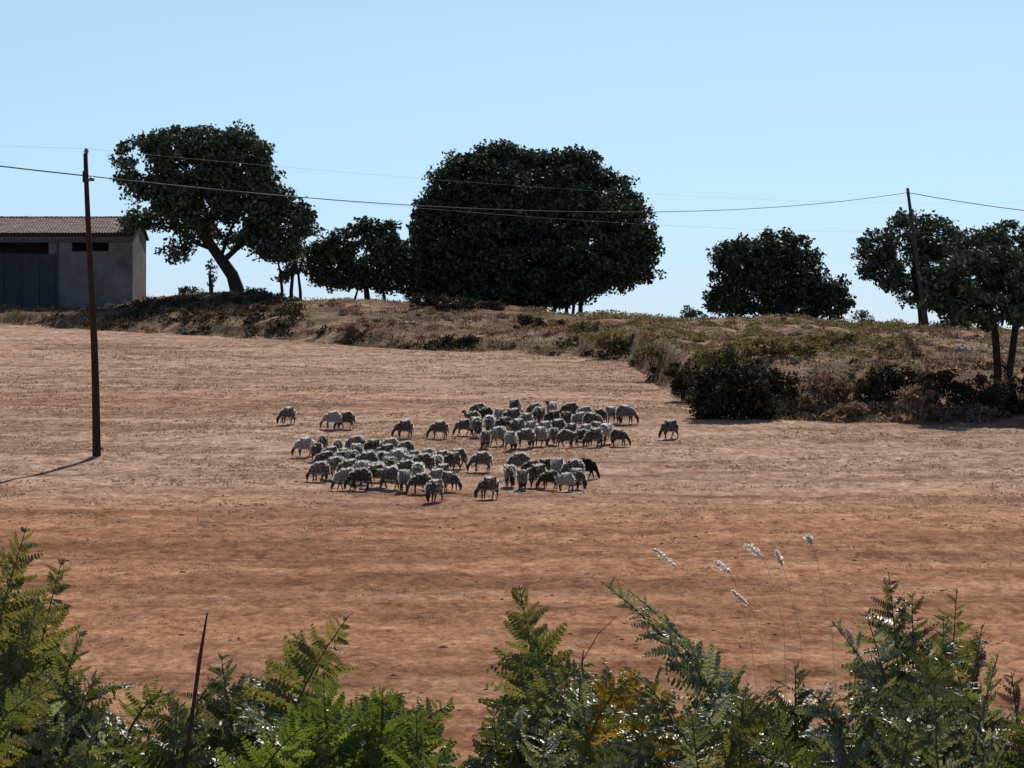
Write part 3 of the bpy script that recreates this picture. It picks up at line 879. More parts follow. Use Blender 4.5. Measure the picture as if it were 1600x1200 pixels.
def sheep_mesh(name, neck, stride, turn=0.0, slim=1.0, seed=0):
    """neck: list of (x,y,z,r) from the shoulder forward; facing +X; feet on z=0"""
    Vs = [(-.02, 0, .60), (-.30, 0, .60), (-.47, 0, .54), (.24, 0, .60), (.40, 0, .56)]
    Rr = [(.255, .26), (.25, .25), (.17, .19), (.24, .235), (.18, .19)]
    E = [(0, 1), (1, 2), (0, 3), (3, 4)]
    prev = 4; ni = []
    for (x, y, z, r_) in neck:
        Vs.append((x, y + turn * (x - .4), z)); Rr.append((r_, r_)); E.append((prev, len(Vs) - 1)); prev = len(Vs) - 1; ni.append(prev)
    # ears
    hd = Vector(Vs[ni[-4]])
    ears = []
    for sg in (-1, 1):
        Vs.append((hd.x - .03, hd.y + sg * .13, hd.z + .00)); Rr.append((.028, .02)); E.append((ni[-4], len(Vs) - 1)); ears.append(len(Vs) - 1)
    Vs.append((-.57, 0, .40)); Rr.append((.035, .035)); E.append((2, len(Vs) - 1))
    Vs.append((-.57, 0, .27)); Rr.append((.025, .025)); E.append((len(Vs) - 2, len(Vs) - 1))
    legv = []
    for (hx, par, fr) in ((.27, 3, 1), (-.32, 1, 0)):
        for sg in (-1, 1):
            st = stride * sg * (1 if fr else -1)
            if fr:
                ch = [(hx, sg * .13, .40, .085), (hx + st * .3 + .01, sg * .13, .24, .042), (hx + st * .8, sg * .13, .09, .030), (hx + st, sg * .13, .025, .036)]
            else:
                ch = [(hx + .02, sg * .14, .42, .11), (hx + st * .4 - .09, sg * .135, .27, .048), (hx + st - .05, sg * .13, .10, .030), (hx + st - .02, sg * .13, .025, .036)]
            p_ = par
            for (x, y, z, r_) in ch:
                Vs.append((x, y, z)); Rr.append((r_, r_)); E.append((p_, len(Vs) - 1)); p_ = len(Vs) - 1
    me = skin_mesh(name, Vs, E, [tuple(q * slim for q in r) if i < 5 else r for i, r in enumerate(Rr)], 0, 1)
    rg = np.random.default_rng(seed)
    nv = len(me.vertices); co = np.empty(nv * 3); me.vertices.foreach_get('co', co); co = co.reshape(-1, 3)
    body = (co[:, 2] > .36) & (co[:, 0] > -.6) & (co[:, 0] < .5)
    co[body] += rg.normal(size=(body.sum(), 3)) * .012
    me.vertices.foreach_set('co', co.ravel())
    mi = []
    for p in me.polygons:
        c = np.array(p.center)
        dh = min(np.linalg.norm(c - np.array(Vs[j])) for j in ni[-4:])
        de = min(np.linalg.norm(c - np.array(Vs[j])) for j in ears)
        mi.append(1 if (dh < .12 or de < .07 or c[2] < .31) else 0)
    me.polygons.foreach_set('material_index', mi)
    me.polygons.foreach_set('use_smooth', [True] * len(mi))
    me.update()
    # short woolly locks standing off the fleece
    wp = [p for p in me.polygons if p.material_index == 0 and p.center.z > .34]
    ar = np.array([p.area for p in wp]); ar /= ar.sum()
    bm = bmesh.new(); bm.from_mesh(me)
    for k in rg.choice(len(wp), 1500, p=ar):
        p = wp[k]; vs = [me.vertices[i].co for i in p.vertices]
        wts = rg.dirichlet([1] * len(vs)); c = sum((v * float(q) for v, q in zip(vs, wts)), Vector())
        nn = p.normal; t = Vector(rg.normal(size=3)); t = (t - nn * t.dot(nn)).normalized()
        tip = c + nn * float(rg.uniform(.03, .075)) + Vector(rg.normal(size=3)) * .02
        wd = float(rg.uniform(.008, .016))
        f = bm.faces.new([bm.verts.new(c - t * wd), bm.verts.new(c + t * wd), bm.verts.new(tip)])
        f.material_index = 2
    for v_ in bm.verts:
        v_.co.x *= .86; v_.co.z *= 1.08
    bm.to_mesh(me); bm.free(); me.update()
    return me


graze = [(.50, 0, .49, .135), (.63, 0, .37, .082), (.71, 0, .265, .090), (.715, 0, .175, .082), (.71, 0, .085, .046), (.71, 0, .045, .036)]
graze2 = [(.49, 0, .46, .135), (.59, 0, .33, .082), (.65, 0, .23, .090), (.675, 0, .15, .080), (.70, 0, .07, .046), (.71, 0, .04, .034)]
level = [(.53, 0, .62, .13), (.64, 0, .68, .085), (.71, 0, .72, .09), (.78, 0, .67, .078), (.86, 0, .60, .048), (.89, 0, .57, .036)]
headup = [(.48, 0, .68, .13), (.53, 0, .80, .085), (.57, 0, .89, .09), (.65, 0, .86, .078), (.73, 0, .81, .048), (.76, 0, .79, .036)]
LAMB = sheep_mesh('sheep_body', graze, .04, 0, 1, 1)
variants = {
    'g': (LAMB, 'grazing'), 'G': (sheep_mesh('sheep_body', graze2, .13, 0, 1.06, 2), 'grazing'),
    't': (sheep_mesh('sheep_body', graze, .09, .45, 1.0, 3), 'grazing'),
    'l': (sheep_mesh('sheep_body', level, .12, 0, 1.0, 4), 'walking'),
    'u': (sheep_mesh('sheep_body', headup, .05, 0, 1.0, 5), 'standing'),
}
for k_, (me, _) in variants.items():
    me.materials.append(wool_m); me.materials.append(face_m); me.materials.append(tuft_m)
dark_me = variants['G'][0].copy(); dark_me.materials.clear(); [dark_me.materials.append(dark_wool) for _q in range(3)]

ordn = ['first', 'second', 'third', 'fourth', 'fifth', 'sixth', 'seventh', 'eighth', 'ninth', 'tenth', 'eleventh', 'twelfth']
flock = []   # dict x y ang var label fixed


def add(col, row, ang, var, label, fixed=False, scale=1.0, dark=False):
    Y = K / (row - R0)
    flock.append(dict(x=(col - 800) / F * Y, y=Y, a=ang, v=var, l=label, fx=fixed, s=scale, d=dark))


singles = [
    (449, 664, 215, 'g', 'lone sheep highest and furthest left, grazing away from the flock'),
    (519, 671, 185, 'g', 'left one of the close pair of sheep grazing above the left flock'),
    (540, 670, 175, 'G', 'right one of the close pair of sheep grazing above the left flock'),
    (631, 684, 200, 'g', 'lone arched sheep grazing midway between the close pair and the upper flock'),
    (686, 683, 190, 'g', 'lone sheep grazing just left of the upper right flock'),
    (1046, 683, 207, 'G', 'lone sheep grazing far right, nearest the bramble thicket'),
    (476, 706, 200, 'g', 'sheep at the top left corner of the left flock with its head low'),
    (763, 769, 212, 'g', 'lone sheep in front, in the gap between the left and right flocks'),
    (678, 774, 235, 't', 'nearest sheep of all, head down below the front of the left flock'),
    (752, 729, 185, 'g', 'sheep grazing alone between the left flock and the lower right cluster'),
]
for c_, r_, a_, v_, l_ in singles:
    add(c_, r_, a_, v_, l_, True)
groups = [
    ('upper right flock', [
        ('back row', 657, [747, 806, 836, 862, 890, 913, 935, 957, 978], 8),
        ('second row', 667, [738, 758, 779, 800, 821, 842, 863, 884, 905, 926], 5),
        ('third row', 680, [724, 745, 765, 786, 807, 828, 849, 870, 892, 913, 934], 4),
        ('front row', 694, [758, 778, 799, 820, 842, 864, 886, 908, 928, 946, 967], 0)]),
    ('left flock', [
        ('back row', 706, [503, 528, 555, 582, 608, 634], 5),
        ('second row', 716, [495, 516, 537, 558, 580, 602, 624, 646, 668, 690, 714], 7),
        ('middle row', 728, [508, 530, 552, 574, 596, 618, 640, 662, 684, 706], 3),
        ('fourth row', 741, [500, 522, 544, 566, 588, 610, 632, 654, 690], 2),
        ('front row', 755, [540, 562, 585, 608, 632, 658, 680, 704], 2)]),
    ('lower right cluster', [
        ('back row', 737, [812, 830, 850, 872, 895, 916], 2),
        ('front row', 752, [797, 816, 838, 858, 882, 904], 0)]),
]
rs = random.Random(21)
for gname, rows in groups:
    for rname, row, cl_, tilt in rows:
        for i, c_ in enumerate(cl_):
            t = i / max(1, len(cl_) - 1)
            last = i == len(cl_) - 1
            a_ = rs.gauss(192, 28) if rs.random() < .66 else rs.uniform(0, 360)
            v_ = rs.choice('gggGGtlu' if rs.random() < .5 else 'gG')
            dk = False
            if gname == 'upper right flock' and last:
                a_, v_ = -20, 'g'
            if gname == 'lower right cluster' and rname == 'back row' and last:
                dk = True; a_ = -10 if last else 185; v_ = 'G'
            lb = f"{'black' if dk else 'woolly'} {variants[v_][1]} sheep, {ordn[i]} from the left in the {rname} of the {gname}"
            add(c_, row + tilt * t + rs.uniform(-1.5, 1.5), a_, v_, lb, False, rs.uniform(.86, 1.10), dk)
# push apart overlapping footprints
for it in range(80):
    for i in range(len(flock)):
        for j in range(i + 1, len(flock)):
            A, B = flock[i], flock[j]
            dx = A['x'] - B['x']; dy = A['y'] - B['y']
            def ext(S):
                ca, sa = abs(math.cos(R(S['a']))), abs(math.sin(R(S['a'])))
                return .40 * ca + .19 * sa, .44 * sa + .19 * ca
            ea, eb = ext(A), ext(B)
            ox = ea[0] + eb[0] - abs(dx); oy = ea[1] + eb[1] - abs(dy)
            if ox > 0 and oy > 0:
                k_ = .25 * oy * (1 if dy >= 0 else -1)
                if not A['fx']: A['y'] += k_
                if not B['fx']: B['y'] -= k_
for S in flock:
    me = dark_me if S['d'] else variants[S['v']][0]
    o = bpy.data.objects.new('sheep', me)
    o.location = (S['x'], S['y'], gz(S['x'], S['y']) - .01)
    o.rotation_euler = (0, 0, R(S['a']))
    sc = S['s'] * .80
    o.scale = (sc, sc * (1.0), sc)
    COL.objects.link(o)
    tag(o, S['l'], 'sheep', 'sheep grazing on the stubble field')


# ------------------------------------------------------------------ bracken in the foreground
def pinna_mesh(name, npair=11, wide=.19, seed=0, side=0.0, drp=.10):
    rg = random.Random(seed)
    v = []; f = []
    # midrib as thin strip
    def droop(t): return -drp * t * t
    def bend(t): return side * t * t
    for k in range(npair):
        t = .04 + .92 * k / (npair - 1)
        ln = wide * (1 - t) ** .55 * (1.0 if t > .1 else .75) + .018
        wv = .5 / npair
        for sg in (-1, 1):
            ang = R(66 + rg.uniform(-6, 6)) * sg
            if rg.random() < .05: continue
            ang += math.atan(2 * side * t)
            d = Vector((math.cos(ang), math.sin(ang), rg.uniform(-.40, .15)))
            sd_ = Vector((-d.y, d.x, rg.uniform(-.45, .45))).normalized()
            p = Vector((t, bend(t), droop(t)))
            i = len(v)
            v += [tuple(p - sd_ * wv), tuple(p + d * ln * .55 - sd_ * wv * .98), tuple(p + d * ln * 1.0), tuple(p + d * ln * .55 + sd_ * wv * .98), tuple(p + sd_ * wv), tuple(p + d * ln * .5 + Vector((0, 0, -.016)))]
            f += [(i, i + 1, i + 5), (i + 1, i + 2, i + 5), (i + 2, i + 3, i + 5), (i + 3, i + 4, i + 5), (i + 4, i, i + 5)]
    i = len(v)
    for t in (0, .5, 1):
        z = droop(t) + .004
        v += [(t, bend(t) - .012 * (1.1 - t), z), (t, bend(t) + .012 * (1.1 - t), z)]
    f += [(i, i + 2, i + 3, i + 1), (i + 2, i + 4, i + 5, i + 3)]
    me = bpy.data.meshes.new(name); me.from_pydata(v, [], f); me.update()
    return me


FM = {
    'green': leaf_mat('bracken_green', (.06, .085, .018), (.15, .165, .040), .46, .45, .8, (.17, .18, .07), False),
    'dark': leaf_mat('bracken_dark_green', (.036, .044, .012), (.095, .10, .026), .40, .44, .8, (.13, .14, .065), False),
    'olive': leaf_mat('bracken_olive', (.115, .11, .026), (.20, .18, .05), .50, .45, .7, (.22, .19, .08), False),
    'bright': leaf_mat('bracken_bright_green', (.085, .125, .018), (.14, .185, .03), .48, .45, .5, (.22, .25, .06), False),
    'yellow': leaf_mat('bracken_turning_yellow', (.20, .14, .015), (.36, .22, .02), .45, .5, .3, (.30, .26, .05), False),
    'grey': leaf_mat('bracken_silvery', (.10, .11, .035), (.24, .25, .13), .42, .42, 1.0, (.36, .36, .24), False),
    'brown': leaf_mat('bracken_withered', (.09, .045, .025), (.18, .10, .055), .25, .7, .2, (.26, .17, .1), False),
}
STEM = simple('bracken_stalk', (.14, .12, .045), .6, .3, 8, .3)
STEMB = simple('dry_stalk', (.10, .045, .03), .8, .3, 8, .2)
PIN = {}
for kf in FM:
    PIN[kf] = []
    for q, (sd0, dp0) in enumerate([(0, .1), (.16, .22), (-.16, .3), (.3, .12), (-.28, .4), (.05, .55)]):
        me = pinna_mesh('pinna', 10 + q % 4, .14 + .016 * q, q, sd0, dp0)
        me.materials.append(FM[kf]); PIN[kf].append(me)


def bez(a, b, c, t):
    return a * (1 - t) ** 2 + b * 2 * t * (1 - t) + c * t * t


def frond(base, tip, Y, width, kind, label, group=None, bow=(0, 0), npin=14, face=0.0, roll=0.0, dtip=0.0, ang=64, seed=0, name='bracken_frond', bare=.12, angs=(1, 1)):
    """base/tip pixel positions at distance Y; width px of the widest pinna pair"""
    rg = random.Random(seed)
    tws = {'dark': .85, 'grey': 1.1, 'green': .75}.get(kind, .45)
    A = P(base[0], base[1], Y); T = P(tip[0], tip[1], Y + dtip)
    mid = (A + T) / 2 + Vector((bow[0] / F * Y, 0, -bow[1] / F * Y))
    g = gz(A.x, Y)
    root = empty(name, (A.x, Y, g), label, 'fern', group)
    pts = []
    gnd = Vector((A.x + rg.uniform(-.05, .05), Y + rg.uniform(0, .1), g - .03))
    if A.z > g + .05: pts.append(gnd)
    N = 12
    for k in range(N + 1): pts.append(bez(A, mid, T, k / N))
    r0 = .0055
    MB().tube(pts, [r0] * (len(pts) - N) + [r0 * (1 - .8 * k / N) for k in range(1, N + 1)], 5).build('stalk', STEM if kind != 'brown' else STEMB, root)
    L = (T - A).length
    npin = int(npin * 1.35)
    for k in range(npin):
        t = bare + (1 - bare) * ((k + .3) / npin) ** .85
        if t > .995: continue
        p = bez(A, mid, T, t); d = (bez(A, mid, T, min(1, t + .01)) - bez(A, mid, T, t - .01)).normalized()
        lat = Vector((math.cos(face), math.sin(face), 0)); lat = (lat - d * lat.dot(d)).normalized()
        lat = Quaternion(d, roll) @ lat
        nrm = lat.cross(d)
        u = (t - bare) / (1 - bare)
        ln = width / F * Y * .5 * (1 - u) ** .75 * (min(1, .62 + u * 2.2)) + .012
        for sg in (-1, 1):
            if rg.random() < .05: continue
            an = R(ang + rg.uniform(-13, 13) - 14 * u) * angs[0 if sg < 0 else 1]
            x = (d * math.cos(an) + lat * sg * math.sin(an) + nrm * rg.uniform(-.45, .45) + Vector((0, 0, -rg.uniform(0, .35) * (1 - u)))).normalized()
            y = (nrm.cross(x)).normalized()
            z = x.cross(y)
            if rg.random() < .5: y, z = y, z
            l = ln * rg.uniform(.72, 1.15)
            tw = rg.gauss(0, tws)
            q = Quaternion(x, tw); y = q @ y; z = q @ z
            wsc = l * rg.uniform(1.15, 1.6)
            mtx = Matrix(((x.x * l, y.x * wsc, z.x * l, p.x), (x.y * l, y.y * wsc, z.y * l, p.y), (x.z * l, y.z * wsc, z.z * l, p.z), (0, 0, 0, 1)))
            o = bpy.data.objects.new('pinna', rg.choice(PIN[kind]))
            COL.objects.link(o)
            o.parent = root
            o.matrix_parent_inverse = Matrix.Translation(-Vector(root.location))
            o.matrix_basis = mtx
    return root


G1 = 'bracken fronds in the foreground'
fr = [
    # base, tip, Y, width, kind, label, bow, npin, face, roll, dtip, ang
    ((-60, 1290), (42, 822), 7.6, 300, 'olive', 'tallest olive frond at the left edge, rising above all others there', (-25, 0), 19, 0, .1, .1, 52),
    ((-90, 1240), (8, 860), 7.9, 240, 'olive', 'second olive frond at the left edge, just behind the tallest', (-20, 0), 15, .2, -.2, .1, 56),
    ((-50, 1230), (212, 1068), 7.4, 190, 'green', 'arching frond at left with dark striped leaflets pointing right', (0, -70), 15, .5, .3, -.1, 66),
    ((20, 1330), (150, 1060), 7.2, 230, 'dark', 'dark glossy frond below the olive ones in the left corner', (0, -30), 14, 0, .2, 0, 60),
    ((120, 1330), (60, 1090), 7.0, 260, 'grey', 'silvery glinting frond at the bottom left corner', (-10, 0), 13, 0, -.5, .1, 62),
    ((400, 1300), (345, 1022), 7.3, 190, 'dark', 'upright dark frond right of the bare reddish stalk', (-10, 0), 15, 0, .1, 0, 60),
    ((425, 1230), (545, 962), 7.6, 230, 'olive', 'striped frond slanting right with a pale glinting tip', (-40, 0), 15, 0, .25, .05, 78),
    ((260, 1320), (278, 1090), 7.0, 200, 'dark', 'short dark frond at the foot of the bare reddish stalk', (0, 0), 12, .3, .2, 0, 62),
    ((540, 1330), (505, 1065), 7.0, 230, 'bright', 'leftmost bright yellow-green frond of the sunlit clump', (-10, 0), 15, 0, .1, 0, 58),
    ((590, 1340), (598, 1074), 7.1, 210, 'bright', 'central bright yellow-green frond of the sunlit clump', (0, 0), 15, 0, -.1, 0, 54),
    ((640, 1340), (650, 1110), 6.9, 200, 'bright', 'rightmost bright yellow-green frond of the sunlit clump', (10, 0), 14, .2, .1, 0, 58),
    ((585, 1200), (708, 1098), 7.4, 100, 'green', 'small striped frond pointing right beside the sunlit clump', (0, -20), 14, 0, .1, 0, 72),
    ((868, 1300), (811, 915), 7.7, 250, 'olive', 'slim upright pyramid-shaped frond in the middle foreground', (10, 0), 21, 0, .1, .05, 60),
    ((900, 1330), (880, 1040), 7.3, 230, 'green', 'green frond directly right of the slim upright one', (0, 0), 14, .2, .2, 0, 60),
    ((800, 1320), (770, 1100), 7.2, 150, 'dark', 'short dark frond left of the slim upright one', (-8, 0), 12, 0, .2, 0, 62),
    ((960, 1320), (905, 1035), 7.0, 180, 'grey', 'silvery frond with white glints right of the slim upright one', (-20, 0), 14, .3, .6, 0, 62),
    ((1000, 1330), (1035, 1080), 7.1, 200, 'yellow', 'frond turning orange-yellow in the middle right foreground', (0, 0), 13, 0, .1, 0, 60),
    ((1230, 1330), (938, 908), 7.5, 190, 'grey', 'long frond leaning left across the field', (70, -50), 26, .3, .5, -.1, 48),
    ((1260, 1340), (1000, 950), 7.6, 180, 'green', 'dark companion just below the long leaning frond', (60, -40), 20, .5, .8, -.1, 50),
    ((1240, 1340), (1243, 1040), 7.2, 240, 'dark', 'dark pointed frond between the long leaning one and the tall right one', (0, 0), 16, 0, .15, 0, 58),
    ((1170, 1340), (1165, 1075), 7.0, 190, 'dark', 'dark frond under the middle of the long leaning one', (0, 0), 14, .3, .2, 0, 60),
    ((1330, 1340), (1300, 1100), 7.0, 180, 'green', 'low green frond at the left foot of the tall right one', (0, 0), 13, .2, .2, 0, 60),
    ((1420, 1340), (1388, 893), 7.5, 250, 'dark', 'tallest frond on the right, with layered dark leaflets', (10, 0), 21, .2, .1, 0, 74),
    ((1470, 1330), (1495, 918), 7.7, 200, 'olive', 'second tall frond on the right with a brownish tip', (0, 0), 18, .2, .2, 0, 66),
    ((1440, 1280), (1300, 972), 7.3, 150, 'grey', 'pale frond leaning left out of the tall right clump', (20, -60), 15, .4, .6, -.1, 58),
    ((1480, 1340), (1560, 1020), 7.2, 190, 'grey', 'silvery frond bending right beside the tall right clump', (0, -20), 16, .2, .5, 0, 60),
    ((1450, 1340), (1450, 1000), 7.1, 220, 'dark', 'dark frond in front of the tall right clump', (0, 0), 16, 0, .2, 0, 62),
    ((1600, 1340), (1580, 1050), 7.1, 190, 'brown', 'withered brown frond at the right edge', (10, 0), 13, .2, .3, 0, 62),
    ((1620, 1330), (1610, 1110), 6.9, 220, 'green', 'green frond in the bottom right corner', (0, 0), 13, 0, .1, 0, 62),
    ((20, 1290), (98, 872), 7.8, 230, 'olive', 'olive frond right of the tallest one at the left edge', (-20, 0), 16, .2, .2, .1, 56),
    ((-10, 1290), (62, 925), 7.5, 250, 'olive', 'olive frond crossing in front of the tallest one at the left edge', (-10, 0), 15, -.3, -.3, .1, 58),
    ((60, 1310), (128, 985), 7.3, 200, 'green', 'mid-green frond leaning right under the left edge fronds', (-20, -20), 14, .3, .4, 0, 58),
    ((380, 1300), (468, 990), 7.8, 190, 'green', 'mid-green frond just left of the striped slanting one', (-30, 0), 15, .2, .3, 0, 64),
    ((1240, 1330), (985, 925), 7.7, 160, 'grey', 'silvery frond above the long leaning one, bending the same way', (60, -60), 24, .4, .7, -.1, 50),
    ((1440, 1340), (1352, 955), 7.4, 220, 'grey', 'silvery frond on the left side of the tall right clump', (10, -30), 18, -.3, .4, 0, 68),
    ((1430, 1340), (1425, 925), 7.6, 240, 'dark', 'dark frond between the two tallest on the right', (0, 0), 19, -.2, -.3, 0, 70),
    ((1460, 1340), (1475, 960), 7.3, 240, 'green', 'mid-green frond low between the two tallest on the right', (0, 0), 17, .3, .3, 0, 66),
    ((1480, 1340), (1535, 975), 7.5, 220, 'dark', 'dark frond on the right side of the tall right clump', (0, -20), 17, .4, .5, 0, 64),
    ((860, 1310), (838, 985), 7.6, 210, 'green', 'mid-green frond hugging the slim upright frond on its right', (6, 0), 16, .3, .2, 0, 60),
]
for i, (bs, tp_, Yd, wd_, kd, lb, bw_, npn, fc, rl, dt, an) in enumerate(fr):
    frond(bs, tp_, Yd, wd_, kd, lb, G1, bw_, npn, fc, rl, dt, an, 100 + i)
# dense low fronds filling the bottom edge
sky_x = [-40, 60, 160, 230, 300, 380, 470, 540, 640, 700, 730, 780, 850, 950, 1050, 1110, 1200, 1290, 1330, 1400, 1500, 1560, 1640]
sky_y = [1060, 1100, 1090, 1150, 1110, 1080, 1100, 1085, 1110, 1185, 1190, 1120, 1080, 1070, 1100, 1090, 1080, 1120, 1130, 1060, 1050, 1120, 1110]
rf = random.Random(5)
lblk = {'green': 'mid-green', 'dark': 'dark green', 'grey': 'silvery', 'bright': 'bright green', 'olive': 'olive'}
secs = [(140, 'below the olive fronds at the left edge'), (270, 'left of the bare reddish stalk'), (390, 'around the foot of the bare reddish stalk'), (480, 'left of the sunlit bright clump'),
        (660, 'inside the sunlit bright clump'), (800, 'just left of the slim upright frond'), (960, 'right of the slim upright frond'), (1100, 'around the orange-yellow frond'),
        (1220, 'under the long leaning frond'), (1350, 'left of the tall right clump'), (1500, 'in front of the tall right clump'), (1700, 'in the bottom right corner')]
plan = []
for i in range(58):
    x = -40 + 1680 * (i + rf.uniform(.1, .9)) / 58
    y = float(np.interp(x, sky_x, sky_y)) + rf.uniform(0, 60)
    if 690 < x < 745: continue
    kd = rf.choice(['dark', 'green', 'grey', 'grey', 'dark', 'olive'])
    if 480 < x < 660: kd = 'bright'
    plan.append((x, y, kd, next(sn for lim, sn in secs if x < lim)))
cnt = {}
for x, y, kd, sn in plan: cnt[(kd, sn)] = cnt.get((kd, sn), 0) + 1
seen = {}
for i, (x, y, kd, sn) in enumerate(plan):
    seen[(kd, sn)] = seen.get((kd, sn), 0) + 1
    od = '' if cnt[(kd, sn)] == 1 else ', ' + ordn[seen[(kd, sn)] - 1] + ' from the left'
    frond((x + rf.uniform(-50, 50), 1340), (x, y), rf.uniform(6.6, 8.4), rf.uniform(140, 230), kd, f'low {lblk[kd]} frond {sn}{od}', 'low fronds of the bottom thicket', (rf.uniform(-20, 20), 0), 12, rf.uniform(-.6, .6), rf.uniform(-.6, .6), rf.uniform(-.2, .2), rf.uniform(54, 70), 300 + i)

ra = random.Random(31)
arch = []
for i in range(46):
    x = -30 + 1660 * (i + ra.uniform(.1, .9)) / 46
    if 690 < x < 760: continue
    y = float(np.interp(x, sky_x, sky_y)) - ra.uniform(-40, 45)
    kd = 'bright' if 490 < x < 650 else ra.choice(['olive', 'green', 'dark', 'grey', 'grey', 'olive'])
    if 990 < x < 1060 and ra.random() < .6: kd = 'yellow'
    arch.append((x, y, kd, next(sn for lim, sn in secs if x < lim)))
cnt = {}
for x, y, kd, sn in arch: cnt[(kd, sn)] = cnt.get((kd, sn), 0) + 1
seen = {}
lblk['yellow'] = 'yellowing'
for i, (x, y, kd, sn) in enumerate(arch):
    seen[(kd, sn)] = seen.get((kd, sn), 0) + 1
    od = '' if cnt[(kd, sn)] == 1 else ', ' + ordn[seen[(kd, sn)] - 1] + ' from the left'
    sgn = ra.choice((-1, 1)); ln = ra.uniform(70, 190)
    frond((x - sgn * ln, y + ra.uniform(170, 260)), (x, y), ra.uniform(6.7, 8.2), ra.uniform(110, 190), kd, f'arching {lblk[kd]} frond {sn}{od}', 'arching fronds of the bottom thicket',
          (-sgn * ra.uniform(0, 30), -ra.uniform(50, 110)), 12, ra.uniform(-.8, .8), ra.uniform(-1.1, 1.1), ra.uniform(-.3, .3), ra.uniform(52, 74), 600 + i)

# undergrowth filling under the fronds
rng = np.random.default_rng(77)
n_ = 42000
Yv = rng.uniform(7.2, 9.3, n_); cv = rng.uniform(-80, 1680, n_)
top = np.interp(cv, sky_x, sky_y) + 22
rowv = top + np.abs(rng.normal(size=n_)) * 70 + 12 * np.sin(cv * .06)
C = np.stack([(cv - 800) / F * Yv, Yv, (600 - rowv) / F * Yv], 1)
gg = tz(C[:, 0], C[:, 1]); C = C[C[:, 2] > gg]
C = C[~((C[:, 0] / C[:, 1] * F + 800 > 680) & (C[:, 0] / C[:, 1] * F + 800 < 750) & (rng.random(len(C)) < .8))]
Vv, Ff = leaf_cloud(C, rng.uniform(.006, .018, len(C)), .38, rng, nb=(0, -.35, .9))
und = leaf_mat('undergrowth_leaves', (.035, .046, .014), (.11, .12, .036), .42, .45, 1.0, (.17, .19, .12))
tag(link('undergrowth', np_mesh('undergrowth', Vv, Ff), und), 'dense dark undergrowth of small leaves beneath the bracken', 'undergrowth', kind='stuff')

# bare stalks and seed heads
def stalk(pts, Yd, r, label, mt, name='bare_stalk', cat='plant stalk', group='dry stalks in the foreground'):
    a = P(*pts[0], Yd); g = gz(a.x, Yd)
    root = empty(name, (a.x, Yd, g), label, cat, group)
    w_ = [P(px, py, Yd) for px, py in pts]
    w_ = [Vector((a.x, Yd, g))] + w_
    MB().tube(w_, [r] * (len(w_) - 1) + [r * .4], 6).build('stem', mt, root, True)
    return root


stalk([(288, 1200), (300, 1120), (312, 1030), (324, 957)], 7.0, .0048, 'tall bare reddish brown stalk at left', STEMB)
stalk([(905, 1100), (908, 1045), (912, 1016)], 7.2, .003, 'short thin dark twig right of the slim upright frond', STEMB)
stalk([(870, 1120), (900, 1050), (935, 990), (965, 962)], 7.4, .0012, 'hair-thin curved stem beside the short dark twig', STEMB)
stalk([(1020, 1100), (1026, 1060), (1032, 1040)], 7.2, .003, 'short dark twig above the orange-yellow frond', STEMB)
seed_m = leaf_mat('dry_seed_head', (.80, .72, .64), (.9, .85, .80), .7, .6, .3, (.85, .8, .75), True, (1, .97, .95))
STR = simple('dry_grass_stem', (.34, .21, .13), .8, .2, 8, .2)


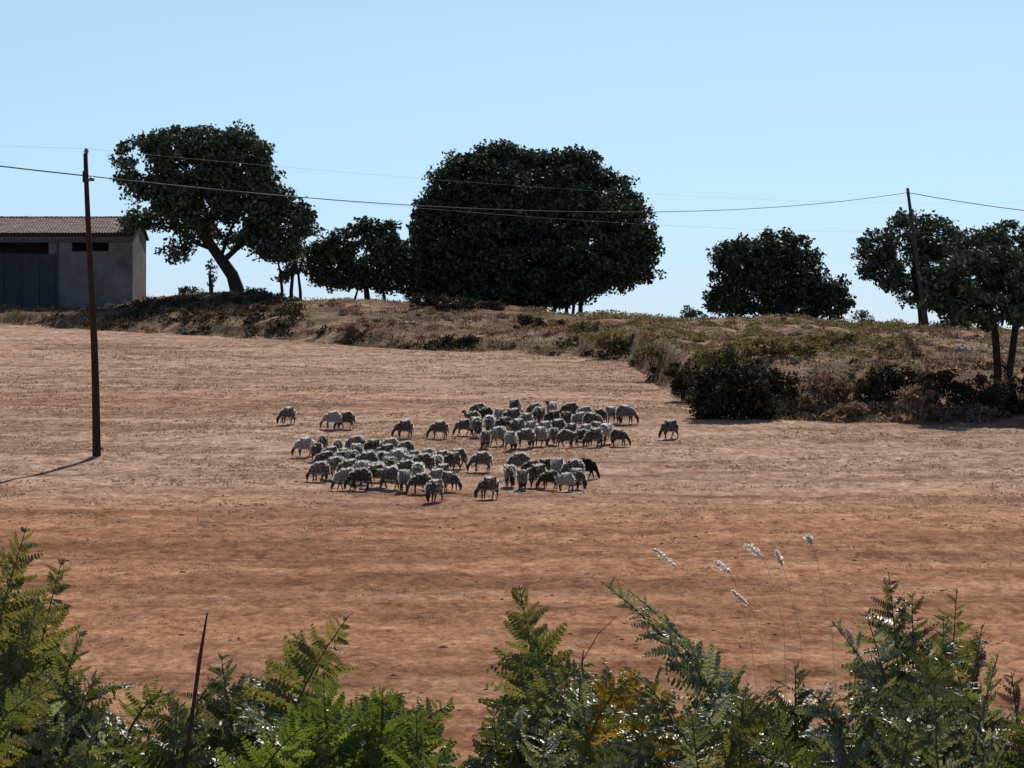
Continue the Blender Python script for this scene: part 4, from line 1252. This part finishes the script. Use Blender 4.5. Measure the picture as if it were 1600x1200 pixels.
def seedhead(p0, p1, wpx, stem, label, seed, Yd=7.0):
    rg = np.random.default_rng(seed)
    root = empty('grass_stalk', (P(*stem[0], Yd).x, Yd, gz(P(*stem[0], Yd).x, Yd)), label, 'grass stalk', 'dry grass stalks with pale seed heads')
    w_ = [Vector(root.location)] + [P(px, py, Yd) for px, py in stem] + [P(*p1, Yd), P(*p0, Yd)]
    MB().tube(w_, [.00045] * (len(w_) - 1) + [.0003], 5).build('stem', STR, root)
    a, b_ = np.array(P(*p0, Yd)), np.array(P(*p1, Yd))
    n = 300
    t = rg.uniform(0, 1, n)
    wd = wpx / F * Yd * .5 * np.sin(np.clip(t, .05, .95) * math.pi) ** .6
    C = a + (b_ - a) * t[:, None] + rg.normal(size=(n, 3)) * wd[:, None] * .5
    V_, F_ = leaf_cloud(C, rg.uniform(.0022, .0050, n), .45, rg)
    link('seed_head', np_mesh('seed_head', V_, F_), seed_m, root)


seedhead((1022, 858), (1055, 884), 8, [(1000, 1150), (1040, 1010), (1076, 905), (1074, 892)], 'grass head bent over at the left of the pale seed heads', 1)
seedhead((1118, 877), (1140, 893), 12, [(1190, 1150), (1172, 990), (1150, 915)], 'short thick pale seed head left of centre in the group', 2)
seedhead((1163, 851), (1190, 868), 11, [(1230, 1150), (1225, 980), (1200, 890)], 'pale drooping seed head highest in the middle of the group', 3)
seedhead((1213, 860), (1222, 882), 8, [(1262, 1150), (1250, 990), (1228, 900)], 'slim upright pale seed head right of the drooping one', 4)
seedhead((1262, 838), (1268, 848), 13, [(1310, 1150), (1300, 990), (1275, 870)], 'small round white seed head, furthest right of the group', 5)
seedhead((1144, 923), (1168, 944), 7, [(1215, 1150), (1200, 1030), (1176, 955)], 'lowest seed head of the group, slanting above the leaning frond', 6)

# a few loose stones at the foot of the mound by the barn
stone_m = simple('pale_stone', (.30, .25, .22), .9, .3, 3, .1, 0, .02)
for i, (px, py, Y_, r_, lb) in enumerate([(170, 492, 224, .42, 'pale upright stone left of the mound'), (196, 478, 229, .30, 'small pale stone leaning at the barn corner'), (1505, 590, 150, .5, 'round pale stone by the twin stems')]):
    x = (px - 800) / F * Y_
    bm = bmesh.new(); bmesh.ops.create_icosphere(bm, subdivisions=2, radius=r_)
    rg = random.Random(i)
    for v_ in bm.verts: v_.co *= rg.uniform(.82, 1.15); v_.co.z *= .8
    me = bpy.data.meshes.new('stone'); bm.to_mesh(me); bm.free()
    o = link('stone', me, stone_m); o.location = (x, Y_, gz(x, Y_) + r_ * .3)
    tag(o, lb, 'stone', 'loose stones on the slope')
